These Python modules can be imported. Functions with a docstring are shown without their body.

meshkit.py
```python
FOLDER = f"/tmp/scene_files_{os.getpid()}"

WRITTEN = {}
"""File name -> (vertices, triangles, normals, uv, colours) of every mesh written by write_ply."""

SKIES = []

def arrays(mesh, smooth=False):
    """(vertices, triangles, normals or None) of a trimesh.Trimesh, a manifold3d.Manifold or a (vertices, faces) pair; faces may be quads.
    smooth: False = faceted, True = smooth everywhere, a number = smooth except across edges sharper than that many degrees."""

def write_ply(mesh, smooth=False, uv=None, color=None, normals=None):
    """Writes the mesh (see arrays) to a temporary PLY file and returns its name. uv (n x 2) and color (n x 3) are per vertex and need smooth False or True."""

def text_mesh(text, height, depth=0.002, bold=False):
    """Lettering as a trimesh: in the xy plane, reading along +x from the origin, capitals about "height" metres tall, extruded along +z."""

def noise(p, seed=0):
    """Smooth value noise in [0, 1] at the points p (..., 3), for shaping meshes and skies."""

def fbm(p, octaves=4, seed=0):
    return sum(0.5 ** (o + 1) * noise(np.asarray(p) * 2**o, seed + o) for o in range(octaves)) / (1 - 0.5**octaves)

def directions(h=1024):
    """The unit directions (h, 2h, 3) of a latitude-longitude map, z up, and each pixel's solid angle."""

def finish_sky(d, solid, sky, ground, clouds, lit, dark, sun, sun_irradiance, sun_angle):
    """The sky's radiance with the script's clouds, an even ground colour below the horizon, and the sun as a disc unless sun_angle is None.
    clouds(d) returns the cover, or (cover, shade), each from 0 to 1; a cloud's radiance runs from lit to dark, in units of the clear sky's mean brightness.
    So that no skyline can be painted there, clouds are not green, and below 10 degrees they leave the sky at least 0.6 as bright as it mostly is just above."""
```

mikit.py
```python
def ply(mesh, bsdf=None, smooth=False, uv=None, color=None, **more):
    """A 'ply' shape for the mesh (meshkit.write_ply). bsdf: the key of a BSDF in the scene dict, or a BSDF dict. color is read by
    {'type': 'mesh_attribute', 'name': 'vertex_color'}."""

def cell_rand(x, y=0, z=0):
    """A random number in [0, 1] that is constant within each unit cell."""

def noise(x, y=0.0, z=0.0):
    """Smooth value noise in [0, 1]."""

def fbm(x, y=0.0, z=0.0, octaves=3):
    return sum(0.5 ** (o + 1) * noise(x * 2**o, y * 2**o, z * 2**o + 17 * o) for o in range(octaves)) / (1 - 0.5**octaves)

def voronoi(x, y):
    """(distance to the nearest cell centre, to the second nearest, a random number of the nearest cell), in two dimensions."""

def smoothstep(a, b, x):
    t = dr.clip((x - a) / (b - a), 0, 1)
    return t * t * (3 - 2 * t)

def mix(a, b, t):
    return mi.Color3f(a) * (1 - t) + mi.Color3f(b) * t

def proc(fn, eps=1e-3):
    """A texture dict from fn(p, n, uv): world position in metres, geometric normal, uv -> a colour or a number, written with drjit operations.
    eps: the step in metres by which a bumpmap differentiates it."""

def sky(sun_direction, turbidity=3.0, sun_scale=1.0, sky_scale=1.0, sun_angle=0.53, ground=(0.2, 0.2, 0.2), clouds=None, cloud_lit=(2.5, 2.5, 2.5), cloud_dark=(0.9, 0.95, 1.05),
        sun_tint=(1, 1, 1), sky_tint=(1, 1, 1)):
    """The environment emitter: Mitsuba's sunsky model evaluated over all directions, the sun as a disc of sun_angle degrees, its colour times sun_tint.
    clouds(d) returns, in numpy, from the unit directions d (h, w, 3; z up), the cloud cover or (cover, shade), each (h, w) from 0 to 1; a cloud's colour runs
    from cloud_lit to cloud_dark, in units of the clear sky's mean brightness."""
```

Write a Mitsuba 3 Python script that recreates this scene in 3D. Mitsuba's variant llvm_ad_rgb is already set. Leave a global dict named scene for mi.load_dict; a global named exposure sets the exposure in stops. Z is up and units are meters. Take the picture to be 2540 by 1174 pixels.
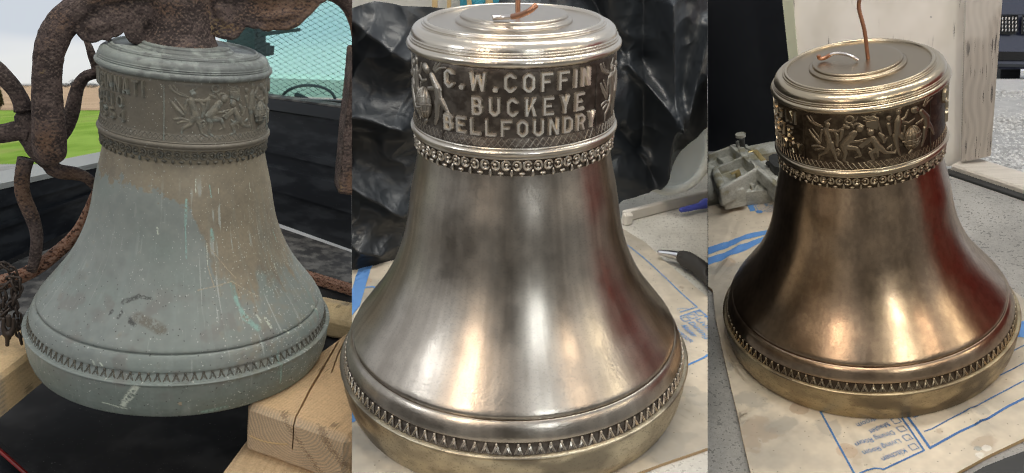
import math, random
import numpy as np, trimesh, mitsuba as mi, drjit as dr, mikit, meshkit
import manifold3d as m3
from shapely.geometry import Polygon, LineString, Point, MultiPolygon, box as sbox
from shapely.ops import unary_union
from shapely import affinity
from mikit import noise, fbm, voronoi, cell_rand, smoothstep, mix

# ---------------------------------------------------------------- camera, sky, exposure
F = 2000.0                                   # focal length in pixels of the 2540 x 1174 photograph
PITCH = math.atan2(587 - 210, F)
EYE = np.array([0.0, 0.0, 2.0])
CW = np.array([[1, 0, 0], [0, -math.sin(PITCH), math.cos(PITCH)], [0, -math.cos(PITCH), -math.sin(PITCH)]])  # camera (right, down, forward) -> world
look = EYE + CW @ [0, 0, 1.0]
exposure = 1.75
scene = {'type': 'scene',
    'camera': {'type': 'thinlens', 'fov': math.degrees(2 * math.atan(1270 / F)), 'fov_axis': 'x', 'aperture_radius': 0.0013, 'focus_distance': 1.55,
               'near_clip': 0.05, 'far_clip': 3000.0,
               'to_world': mi.ScalarTransform4f().look_at(EYE.tolist(), look.tolist(), [0, 0, 1])}}
labels = {}

def cloud_cover(d):
    q = np.stack([d[..., 0] * 2.2, d[..., 1] * 2.2, d[..., 2] * 15], -1)
    n = meshkit.fbm(q, 4, 3); el = d[..., 2]
    return np.clip(.90 + 1.2 * (n - .45), 0, 1), np.clip(.5 + 4.5 * (n - .47), 0, 1)

scene['sky'] = mikit.sky([-0.35, -0.75, 0.75], turbidity=3, sun_scale=0.12, sun_angle=16, clouds=cloud_cover, cloud_lit=(3.2, 3.14, 3.04), cloud_dark=(2.2, 2.38, 2.6), ground=(0.12, 0.11, 0.1))

# ---------------------------------------------------------------- the three places
R = 0.25                                      # rim radius of the bell, metres
POSE = {1: (-2.4386, 0.8031, 6.0238, 0.3396, 0.1365), 2: (0.0114, 0.8848, 4.9919, 0.4411, -0.0007), 3: (2.7389, 0.7328, 6.3001, 0.5116, -0.2258)}
W = {}
for k, (x, y, d, ax, az) in POSE.items():
    a = np.array([math.sin(az), -math.cos(az) * math.cos(ax), -math.cos(az) * math.sin(ax)])
    c = np.array([x, y, d]) * R
    f = c / np.linalg.norm(c); f = f - (f @ a) * a; f /= np.linalg.norm(f)
    M = np.eye(4); M[:3, 0], M[:3, 1], M[:3, 2], M[:3, 3] = CW @ np.cross(f, a), CW @ f, CW @ a, CW @ c + EYE
    W[k] = M
W[0] = np.eye(4)
IW = {k: np.linalg.inv(m) for k, m in W.items()}

def P(k, px, py, x=None, y=None, z=None, dist=None):
    """The point of set k (its own metres; x right, y away, z up the bell's axis) that a pixel of the photograph shows on the plane x, y or z = const."""
    d = CW @ np.array([(px - 1270) / F, (py - 587) / F, 1.0])
    o, d = IW[k][:3, :3] @ EYE + IW[k][:3, 3], IW[k][:3, :3] @ d
    if dist is not None: return o + d * dist
    i, v = (0, x) if x is not None else (1, y) if y is not None else (2, z)
    return o + d * (v - o[i]) / d[i]

def project(k, p):
    q = (np.asarray(p) @ W[k][:3, :3].T + W[k][:3, 3] - EYE) @ CW
    return np.stack([1270 + F * q[..., 0] / q[..., 2], 587 + F * q[..., 1] / q[..., 2]], -1)

# ---------------------------------------------------------------- helpers
def T4(m): return mi.ScalarTransform4f(np.asarray(m, float).tolist())
COUNT = {}
def key_of(name, parent=None):
    base = (parent + '__' if parent else '') + name
    n = COUNT.get(base, -1) + 1; COUNT[base] = n
    return base if n == 0 else f'{base}_{n:03d}'
def tm(m):
    if isinstance(m, m3.Manifold):
        q = m.to_mesh(); return trimesh.Trimesh(np.array(q.vert_properties[:, :3]), np.array(q.tri_verts), process=False)
    if isinstance(m, (tuple, list)) and len(m) == 2 and not isinstance(m[0], trimesh.Trimesh):
        v, f = np.asarray(m[0], float), np.asarray(m[1], int)
        if f.shape[1] == 4: f = np.vstack([f[:, [0, 1, 2]], f[:, [0, 2, 3]]])
        return trimesh.Trimesh(v, f, process=False)
    if isinstance(m, (tuple, list)): return trimesh.util.concatenate([tm(x) for x in m])
    return m
def mf(t): 
    t = tm(t); return m3.Manifold(m3.Mesh(np.asarray(t.vertices, np.float32), np.asarray(t.faces, np.uint32)))
def put(name, mesh, bsdf, k=0, parent=None, smooth=False, uv=None, label=None, cat=None, group=None, kind=None, key=None, M=None):
    key = key or key_of(name, parent)
    if len(tm(mesh).faces) == 0: print('EMPTY', key); return key
    scene[key] = mikit.ply(tm(mesh), bsdf + '_look' if bsdf else None, smooth, uv, to_world=T4(W[k] if M is None else M))
    say(key, label, cat, group, kind)
    return key
def say(key, label=None, cat=None, group=None, kind=None):
    d = {a: b for a, b in (('label', label), ('category', cat), ('group', group), ('kind', kind)) if b}
    if d: labels.setdefault(key, {}).update(d)
def thing(name, label, cat, group=None):
    key = key_of(name); say(key, label, cat, group); return key
def ball(c, r, n=16): return m3.Manifold.sphere(float(r), n).translate([float(v) for v in c])
def limb(pts, n=14, squash=None):
    """Hulls of successive spheres (x, y, z, r)."""
    bs = [ball(p[:3], p[3], n) for p in pts]
    if len(bs) == 1: return bs[0]
    return m3.Manifold.batch_boolean([m3.Manifold.batch_hull([a, b]) for a, b in zip(bs, bs[1:])], m3.OpType.Add)
def union(ms): return m3.Manifold.batch_boolean(list(ms), m3.OpType.Add)
def spline(pts, n=40):
    from scipy.interpolate import CubicSpline
    p = np.asarray(pts, float); t = np.r_[0, np.cumsum(np.linalg.norm(np.diff(p[:, :3], axis=0), axis=1))]
    return CubicSpline(t, p)(np.linspace(0, t[-1], n))
def tube(pts, r, n=12, caps=True):
    """A round bar along the points; r a number or one per point."""
    p = np.asarray(pts, float)[:, :3]; r = np.broadcast_to(r, len(p))
    t = np.gradient(p, axis=0); t /= np.linalg.norm(t, axis=1, keepdims=True)
    u = np.cross(t[0], [0.3, 0.5, 0.8]); u /= np.linalg.norm(u); rings = []
    for i in range(len(p)):
        u = u - (u @ t[i]) * t[i]; u /= np.linalg.norm(u); v = np.cross(t[i], u)
        a = np.linspace(0, 2 * np.pi, n, endpoint=False)[:, None]
        rings.append(p[i] + r[i] * (np.cos(a) * u + np.sin(a) * v))
    V = np.vstack(rings + [p[:1], p[-1:]]); m = len(p); Fs = []
    for i in range(m - 1):
        for j in range(n):
            a, b = i * n + j, i * n + (j + 1) % n
            Fs += [[a, b, b + n], [a, b + n, a + n]]
    for j in range(n):
        Fs += [[j, m * n, (j + 1) % n], [(m - 1) * n + j, (m - 1) * n + (j + 1) % n, m * n + 1]]
    t_ = trimesh.Trimesh(V, Fs, process=False); t_.invert() if t_.volume < 0 else None
    return t_
def lathe(prof, n=64):
    prof = np.asarray(prof, float)
    return tm(m3.Manifold.revolve(m3.CrossSection([prof.tolist()]), n)) 
def boxm(lo, hi, bevel=0.0):
    lo, hi = np.asarray(lo, float), np.asarray(hi, float)
    if bevel <= 0: return m3.Manifold.cube((hi - lo).tolist()).translate(lo.tolist())
    b = bevel; s = hi - lo; m = []
    for i in range(3):
        q = np.full(3, b); q[i] = 0
        m.append(m3.Manifold.cube((s - 2 * q).tolist()).translate((lo + q).tolist()))
    return m3.Manifold.batch_hull(m)
def frame_box(o, X, Y, Z, lo, hi, bevel=0.0):
    """A box in the frame with origin o and unit axes X, Y, Z."""
    m = tm(boxm(lo, hi, bevel)); m.vertices = np.asarray(o) + m.vertices @ np.array([X, Y, Z]); return m
def prism(poly, depth):
    """Extrusion of a shapely polygon along +z, as a trimesh."""
    gs = getattr(poly, 'geoms', [poly])
    return trimesh.util.concatenate([trimesh.creation.extrude_polygon(g, depth, engine='earcut') for g in gs])
def raised(poly, h, bevel):
    """A flat raised shape with bevelled sides, open at the back."""
    parts = []
    for g in getattr(poly, 'geoms', [poly]):
        inner = g.buffer(-bevel, join_style=2)
        if inner.is_empty: inner = g.buffer(-bevel * 0.3, join_style=2)
        rim = g.difference(inner)
        for e in getattr(rim, 'geoms', [rim]):
            if e.geom_type != 'Polygon' or e.area < 1e-12: continue
            v, f = trimesh.creation.triangulate_polygon(e, engine='earcut')
            d = np.array([g.boundary.distance(Point(q)) for q in v])
            parts.append(trimesh.Trimesh(np.c_[v, np.where(d > bevel * 0.2, h, 0.0)], f, process=False))
        for s in getattr(inner, 'geoms', [inner]):
            if s.area > 1e-12:
                v, f = trimesh.creation.triangulate_polygon(s, engine='earcut')
                parts.append(trimesh.Trimesh(np.c_[v, np.full(len(v), h)], f, process=False))
    t = trimesh.util.concatenate(parts)
    bad = t.face_normals[:, 2] < -1e-9
    t.faces[bad] = t.faces[bad][:, ::-1]
    return trimesh.Trimesh(t.vertices, t.faces, process=False)
CUT = {'left': (-(F), 873 - 1270), 'right': (F, -(1755 - 1270))}
def trim(mesh, edge, keep, k):
    """Cut a solid or sheet of set k off at the plane where one place of the picture ends and the next begins. keep: -1 left of it, +1 right of it."""
    s = {'left': 873, 'right': 1755.3}[edge]
    n = CW @ np.array([1.0, 0, -(s - 1270) / F]) * keep; n /= np.linalg.norm(n)
    nl = IW[k][:3, :3] @ n; ol = IW[k][:3, :3] @ EYE + IW[k][:3, 3]
    if isinstance(mesh, m3.Manifold): return mesh.trim_by_plane(nl.tolist(), float(nl @ ol))
    t = tm(mesh)
    if t.is_watertight:
        return tm(mf(t).trim_by_plane(nl.tolist(), float(nl @ ol)))
    return trimesh.intersections.slice_mesh_plane(t, nl, ol)
def local(p, M):
    """World point -> the frame whose 4 x 4 matrix is M, as three drjit numbers (for textures)."""
    I = np.linalg.inv(M)
    return [float(I[i, 0]) * p.x + float(I[i, 1]) * p.y + float(I[i, 2]) * p.z + float(I[i, 3]) for i in range(3)]
# ---------------------------------------------------------------- materials
def rgb(*c): return {'type': 'rgb', 'value': [float(v) for v in (c if len(c) == 3 else c * 3)]}
def mat(name, color, rough=.6, metal=0.0, spec=.5, bump=None, scale=0.001, eps=5e-4, two=True, **more):
    b = {'type': 'principled', 'base_color': color if isinstance(color, dict) else rgb(*color), 'roughness': rough if isinstance(rough, dict) else float(rough), 'metallic': float(metal), **more}
    if metal < .5: b['specular'] = spec
    if bump is not None: b = {'type': 'bumpmap', 'tex': mikit.proc(bump, eps), 'scale': float(scale), 'nested': b}
    scene[name + '_look'] = {'type': 'twosided', 'nested': b} if two else b
def col(fn): return mikit.proc(fn)
def C3(*c): return mi.Color3f(*[float(v) for v in c])
ROT1 = math.radians(121.0)
def view_angle(uv, rot):
    t = uv.x + rot
    return t - 2 * math.pi * dr.floor((t + math.pi) / (2 * math.pi))
def seg(t, z, t0, z0, t1, z1):
    """Distance in R from the line (t0, z0)-(t1, z1) on the bell's skin (t in radians, turned to length with r about 0.75)."""
    ax, az = (t1 - t0) * .72, z1 - z0; px, pz = (t - t0) * .72, z - z0
    h = dr.clip((px * ax + pz * az) / (ax * ax + az * az + 1e-9), 0, 1)
    return dr.sqrt(dr.square(px - h * ax) + dr.square(pz - h * az))
MARKS = []   # filled below: (t0, z0, t1, z1, half width, colour index)
def patina(p, n, uv):
    t, z = view_angle(uv, ROT1), uv.y
    q_ = local(p, W[1]); a, b = q_[0] * 5.3, q_[1] * 5.3
    big = fbm(a * 3 + 7, b * 3, z * 3, 4); mid = fbm(a * 14, b * 14 + 3, z * 14, 4); fine = fbm(a * 60 + 5, b * 60, z * 60, 3)
    c = mix(C3(.225, .195, .142), C3(.172, .150, .112), smoothstep(.35, .7, big * .6 + mid * .4))          # bare brown bronze
    # grey verdigris film, its torn edge as in the photograph
    edge = 1.37 - .09 * smoothstep(-.4, -.05, t) - .25 * smoothstep(.02, .19, t) - .30 * smoothstep(.16, .30, t) + (mid - .5) * .20 + (fine - .5) * .10 + (fbm(t * 16 + 5, z * 1.5, 0., 3) - .5) * .34 * smoothstep(.12, .3, t)
    soft = .012 + .06 * smoothstep(-.1, .35, t)
    film = smoothstep(-1.0, 1.0, (edge - z) / soft) * (.55 + .45 * smoothstep(.3, .6, mid + .25 * (1 - smoothstep(0., .5, t)))) * smoothstep(.05, .35, .62 + .5 * (big - .5))
    grey = mix(C3(.220, .242, .224), C3(.175, .195, .183), smoothstep(.3, .7, mid * .5 + fine * .5)); grey = mix(grey, C3(.180, .212, .194), smoothstep(.45, .7, big) * .7)
    c = mix(c, grey, film)
    pink = smoothstep(.56, .7, fbm(a * 6 + 31, b * 6, z * 7, 3)) * smoothstep(.95, .6, z); c = mix(c, C3(.150, .122, .110), pink * .35)
    low = smoothstep(.30, .10, z + (mid - .5) * .25); c = mix(c, mix(C3(.120, .147, .130), C3(.185, .222, .198), mid), low * .8)   # greener lip
    top = smoothstep(2.06, 2.09, z); c = mix(c, mix(C3(.105, .122, .124), C3(.20, .23, .22), smoothstep(.45, .75, mid + .3 * smoothstep(.0, -.9, t))), top * .85)
    band = smoothstep(1.60, 1.66, z) * smoothstep(2.08, 2.05, z); c = mix(c, mix(C3(.140, .125, .100), C3(.105, .096, .078), mid), band * .85)
    # dark pits, pale spots, thin drips
    d1, _, r1 = voronoi(t * 26, z * 34); c = mix(c, C3(.05, .052, .05), smoothstep(.16, .06, d1 + (fine - .5) * .1) * smoothstep(.80, .84, r1) * smoothstep(.0, -.1, t - .9) * smoothstep(.9, .7, z) * .8)
    d2, _, r2 = voronoi(t * 40 + 3, z * 52 + 9); dens = .955 - .21 * smoothstep(-.2, .9, t) * smoothstep(1.4, .8, z)
    c = mix(c, C3(.42, .45, .42), smoothstep(.26, .12, d2 + (fine - .5) * .25) * smoothstep(dens, dens + .02, r2) * .85 * smoothstep(2.12, 2.09, z))
    d3, _, r3 = voronoi(t * 95 + 3, z * 110); c = mix(c, C3(.50, .50, .45), smoothstep(.3, .15, d3) * smoothstep(.978, .982, r3) * .8 * smoothstep(2.12, 2.09, z))
    drip = smoothstep(.75, .9, noise(t * 55, z * 5 + 40)) * smoothstep(.45, .7, noise(t * 20 + 9, z * 9)) * smoothstep(1.5, 1.35, z); c = mix(c, C3(.34, .37, .345), drip * (.22 + .5 * smoothstep(-.1, .3, t) * smoothstep(1.1, .7, t)))
    run = smoothstep(.55, .8, fbm(t * 24 + 11, z * 1.6, 3., 3)) * smoothstep(1.5, .9, z + .4 * (mid - .5)); c = mix(c, C3(.21, .24, .225), run * .35)
    wob = (fine - .5) * .022
    for (t0, z0, t1, z1, w, k) in MARKS:
        m = smoothstep(w, w * .45, seg(t, z, t0, z0, t1, z1) + wob * (1.0 if w > .006 else .3) + (mid - .5) * w * 1.2) * smoothstep(.30, .55, mid * .4 + fine * .6 if k != 4 else mi.Float(1.0))
        c = mix(c, [C3(.50, .54, .46), C3(.22, .36, .32), C3(.17, .24, .215), C3(.045, .048, .045), C3(.34, .28, .2), C3(.12, .11, .085)][k], m * .9)
    return c * (.86 + .28 * fine)
def bump_patina(p, n, uv): return fbm(p.x * 260, p.y * 260, p.z * 260, 3) * .6 + fbm(p.x * 60, p.y * 60, p.z * 60, 2) * .8
mat('patina', col(patina), .5, .0, .5, bump_patina, .00035)
def patina_plain(p, n, uv):
    m = fbm(p.x * 90, p.y * 90, p.z * 90, 4); f = noise(p.x * 900, p.y * 900, p.z * 900)
    return mix(mix(C3(.125, .115, .09), C3(.085, .082, .068), smoothstep(.35, .65, m)), C3(.16, .18, .165), smoothstep(.62, .75, m) * .6) * (.76 + .28 * f)
mat('patina_relief', col(patina_plain), .6, 0, .45, bump_patina, .0003)
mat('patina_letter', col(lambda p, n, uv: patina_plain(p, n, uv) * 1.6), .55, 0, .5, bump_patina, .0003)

def skin(p): return fbm(p.x * 420, p.y * 420, p.z * 420, 2) * .8 + fbm(p.x * 200, p.y * 200, p.z * 200, 2) * .5
def bump_skin(p, n, uv):
    low = smoothstep(1.0, .45, uv.y)                       # the flare is coarser cast than the waist
    brush = noise(uv.x * 30, uv.y * 420)
    return skin(p) * (.3 + .55 * low) + brush * .05
def bump_plain(p, n, uv): return skin(p)
def silver_col(p, n, uv):
    m = fbm(uv.x * 9, uv.y * 12, 3.0, 5); f = fbm(p.x * 500, p.y * 500, p.z * 500, 2); s = fbm(uv.x * 22, uv.y * 1.6, 1.0, 3)
    c = mix(C3(.445, .395, .335), C3(.325, .285, .24), smoothstep(.25, .8, m * .5 + s * .5))
    return mix(c, C3(.25, .225, .20), smoothstep(.5, .8, f) * .3)
def silver_rough(p, n, uv): return .21 + .13 * fbm(uv.x * 9 + 3, uv.y * 12, 1.0, 3) + .06 * noise(p.x * 700, p.y * 700, p.z * 700)
mat('silver', col(silver_col), col(silver_rough), 1, bump=bump_skin, scale=.0002)
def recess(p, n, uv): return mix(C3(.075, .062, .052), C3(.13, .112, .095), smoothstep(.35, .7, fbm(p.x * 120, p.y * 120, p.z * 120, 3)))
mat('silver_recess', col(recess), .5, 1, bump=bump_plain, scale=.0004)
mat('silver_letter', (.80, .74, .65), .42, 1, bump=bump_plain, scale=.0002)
mat('silver_relief', (.34, .305, .26), .42, 1, bump=bump_plain, scale=.0003)
mat('silver_bright', (.58, .52, .44), .27, 1, bump=bump_plain, scale=.00022)
def lip_col(p, n, uv):
    m = fbm(uv.x * 9, uv.y * 14, 5.0, 4); s = fbm(uv.x * 3.2 + 9, uv.y * 7, 2.0, 3); f = fbm(p.x * 420, p.y * 420, p.z * 420, 2)
    c = mix(C3(.50, .44, .32), C3(.36, .31, .23), smoothstep(.35, .7, m)); c = mix(c, C3(.14, .12, .095), smoothstep(.5, .68, s) * .75)
    return mix(c, C3(.12, .10, .07), smoothstep(.6, .75, f) * .35)
mat('silver_lip', col(lip_col), .38, 1, bump=bump_plain, scale=.0004)
def bronze_col(p, n, uv):
    m = .5 * fbm(uv.x * 14 + 4, uv.y * 2.2, 3.0, 4) + .5 * fbm(uv.x * 30, uv.y * 34, 7.0, 3); f = fbm(p.x * 500, p.y * 500, p.z * 500, 2)
    c = mix(C3(.375, .275, .19), C3(.29, .212, .148), smoothstep(.3, .72, m))
    return mix(c, C3(.17, .13, .095), smoothstep(.5, .85, f) * .2)
mat('bronze', col(bronze_col), col(lambda p, n, uv: silver_rough(p, n, uv) - .03), 1, bump=bump_skin, scale=.00026)
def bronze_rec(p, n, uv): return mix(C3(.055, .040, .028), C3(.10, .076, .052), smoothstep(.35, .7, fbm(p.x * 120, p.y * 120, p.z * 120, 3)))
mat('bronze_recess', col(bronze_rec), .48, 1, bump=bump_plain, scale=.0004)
mat('bronze_crown', (.27, .215, .15), .34, 1, bump=bump_plain, scale=.0003)
mat('silver_crown', (.42, .375, .32), .34, 1, bump=bump_plain, scale=.0003)
mat('bronze_relief', (.21, .165, .115), .40, 1, bump=bump_plain, scale=.0003)
mat('bronze_bright', (.42, .345, .245), .26, 1, bump=bump_plain, scale=.00022)
def bronze_lip_col(p, n, uv): return lip_col(p, n, uv) * C3(.86, .78, .66)
mat('bronze_lip', col(bronze_lip_col), .38, 1, bump=bump_plain, scale=.0004)

def rust_col(p, n, uv):
    m = fbm(p.x * 45, p.y * 45, p.z * 45, 4); f = fbm(p.x * 330, p.y * 330, p.z * 330, 3); o = fbm(p.x * 22 + 9, p.y * 22, p.z * 22, 4)
    big_ = fbm(p.x * 11, p.y * 11, p.z * 11, 3)
    c = mix(C3(.040, .029, .027), C3(.082, .060, .055), smoothstep(.35, .65, m)); c = mix(c, C3(.19, .15, .125), smoothstep(.54, .68, f) * .42)
    c = mix(c, C3(.17, .12, .065), smoothstep(.64, .72, o) * smoothstep(.5, .6, f) * .85)
    c = mix(c, C3(.155, .085, .045), smoothstep(.56, .72, big_ + (f - .5) * .4) * .45); c = c * (.78 + .44 * big_)
    return mix(c, C3(.018, .013, .012), smoothstep(.42, .32, f) * .7)
def bump_rust(p, n, uv): return fbm(p.x * 330, p.y * 330, p.z * 330, 3) + .3 * fbm(p.x * 110, p.y * 110, p.z * 110, 2)
mat('rust', col(rust_col), .8, 0, .3, bump_rust, .0009)
def rust_red(p, n, uv):
    f = fbm(p.x * 260, p.y * 260, p.z * 260, 3)
    return mix(mix(C3(.16, .075, .045), C3(.24, .15, .11), smoothstep(.4, .65, f)), C3(.035, .02, .015), smoothstep(.42, .34, f))
mat('rust_red', col(rust_red), .85, 0, .25, bump_rust, .0009)
mat('chain_iron', (.06, .047, .04), .55, .6)
def paint_black(p, n, uv):
    m = fbm(p.x * 12, p.y * 12, p.z * 30, 4); d = noise(p.x * 700, p.y * 700, p.z * 700)
    c = mix(C3(.010, .012, .016), C3(.026, .030, .036), smoothstep(.4, .7, m)); return mix(c, C3(.10, .10, .10), smoothstep(.93, .96, d) * .5)
mat('paint_black', col(paint_black), .42, 0, .4)
def mat_black(p, n, uv):
    m = fbm(p.x * 16, p.y * 16, p.z * 16, 4); d = noise(p.x * 420, p.y * 420, p.z * 420); e = noise(p.x * 900 + 5, p.y * 900, p.z * 900)
    c = mix(C3(.009, .009, .010), C3(.028, .028, .029), smoothstep(.4, .75, m)); return mix(c, C3(.16, .16, .15), smoothstep(.92, .97, d) * .6 + smoothstep(.93, .97, e) * .4)
mat('bed_mat', col(mat_black), .75, 0, .3, lambda p, n, uv: fbm(p.x * 300, p.y * 300, p.z * 300, 3), .0012)
def ledge_col(p, n, uv): return mix(C3(.030, .030, .031), C3(.125, .122, .115), smoothstep(.35, .75, fbm(p.x * 40, p.y * 40, p.z * 40, 4)))
mat('ledge_grey', col(ledge_col), .7)
mat('rail_pale', (.30, .31, .30), .5)
mat('mesh_paint', (.012, .016, .016), .5)
mat('frame_dark', (.018, .021, .026), .4)
scene['tinted_glass_look'] = {'type': 'thindielectric', 'specular_transmittance': rgb(.58, .98, .92), 'specular_reflectance': rgb(.8, 1., 1.)}
mat('dash_pale', (.74, .78, .72), .7)
def wood_fn(M, tone, ring=(0, 0), freq=260, axis=0):
    def fn(p, n, uv):
        q = local(p, M); a = q[axis]; b, c = [q[i] for i in range(3) if i != axis]
        w = fbm(a * 4, b * 16, c * 16, 3); rr = dr.sqrt(dr.square(b - ring[0]) + dr.square(c - ring[1]) * 1.25) * (1 + .22 * (w - .5))
        g = smoothstep(.15, .95, .5 + .5 * dr.sin(rr * 2 * math.pi * freq * 1.35 + 3.5 * w + 2 * noise(rr * 60, 1.0, 0.0))); g2 = fbm(a * 16, b * 500, c * 500, 3); st = fbm(a * 7 + 3, b * 24, c * 24, 4)
        saw = noise(a * 420, b * 12, c * 12)
        k = mix(C3(*tone[0]), C3(*tone[1]), g * .34 + g2 * .5 + saw * .18); k = mix(k, C3(*tone[2]), smoothstep(.48, .78, st) * .6)
        k = mix(k, C3(.30, .255, .20), smoothstep(.016, .002, dr.abs(a)) * (.35 + .45 * g))          # weathered grey end grain
        d, _, r = voronoi(a * 30 + 4, b * 40 + c * 40); k = mix(k, C3(*tone[2]) * .55, smoothstep(.35, .1, d + (g2 - .5)) * smoothstep(.88, .9, r) * .7)
        return k * (.88 + .24 * noise(a * 500, b * 500, c * 500))
    return fn
def grass_col(p, n, uv): return mix(mix(C3(.155, .27, .03), C3(.23, .36, .06), smoothstep(.3, .7, fbm(p.x * 1.5, p.y * .35, 0., 4))), C3(.30, .33, .10), smoothstep(.5, .75, fbm(p.x * .9 + 5, p.y * .25, 1.)) * .5)
mat('lawn', col(grass_col), .9, 0, .1)
def field_col(p, n, uv): return mix(mix(C3(.36, .255, .16), C3(.50, .37, .25), fbm(p.x * .3, p.y * .02, 0., 4)), C3(.27, .19, .12), smoothstep(.5, .7, fbm(p.x * .08, p.y * .3, 2., 4)) * .5)
mat('stubble', col(field_col), .95, 0, .05)
mat('gravel_road', col(lambda p, n, uv: mix(C3(.20, .20, .195), C3(.32, .32, .31), fbm(p.x * 3, p.y * 3, 0., 3))), .9)
mat('shrub_leaf', (.085, .075, .035), .8, 0, .2)
mat('far_tree', (.085, .088, .092), .9, 0, .1)
# garage
def tarp_col(p, n, uv): return mix(C3(.012, .0145, .018), C3(.026, .031, .037), fbm(p.x * 9, p.y * 9, p.z * 9, 3))
def crinkle(p, n, uv):
    w = fbm(p.x * 14, p.y * 14, p.z * 14, 2) * 3; return (1 - dr.abs(2 * noise(p.x * 26 + w, p.y * 26, p.z * 20 + w) - 1)) + .5 * (1 - dr.abs(2 * noise(p.x * 60 - w, p.y * 60 + w, p.z * 48) - 1))
mat('tarp_black', col(tarp_col), .38, 0, .5, crinkle, .0022, 8e-4)
def stain(k, *l): return [(*P(k, x, y, z=0)[:2], r, c) for x, y, r, c in l]
def board_fn(M, seed, stains=()):
    def fn(p, n, uv):
        q = local(p, M); m = fbm(q[0] * 9 + seed, q[1] * 9, 0., 4); f = fbm(q[0] * 90, q[1] * 90, 1., 3)
        c = mix(C3(.53, .47, .38), C3(.46, .41, .33), smoothstep(.3, .7, m))
        c = mix(c, C3(.26, .245, .215), smoothstep(.50, .70, fbm(q[0] * 6 + seed * 3, q[1] * 7 + 11, 4., 4)) * .6)             # greasy smears
        d, _, r = voronoi(q[0] * 11 + seed, q[1] * 11); c = mix(c, C3(.38, .29, .21), smoothstep(.20, .17, d + (f - .5) * .05) * smoothstep(.86, .87, r) * .65)    # drip stains
        d2, _, r2 = voronoi(q[0] * 150, q[1] * 150); c = mix(c, C3(.2, .18, .15), smoothstep(.22, .1, d2) * smoothstep(.95, .96, r2) * .8)
        for (sx, sy, sr, sc) in stains:
            e = dr.sqrt(dr.square(q[0] - float(sx)) + dr.square(q[1] - float(sy))) / sr; c = mix(c, C3(*sc), smoothstep(1.1, .6, e + (fbm(q[0] * 38 + sr * 900, q[1] * 38, 2., 4) - .5) * 2.4) * (.30 + .25 * f))
        return c * (.9 + .2 * f)
    return fn
BRN, GRY, WHT = (.27, .20, .145), (.24, .235, .215), (.70, .72, .70)
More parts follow.
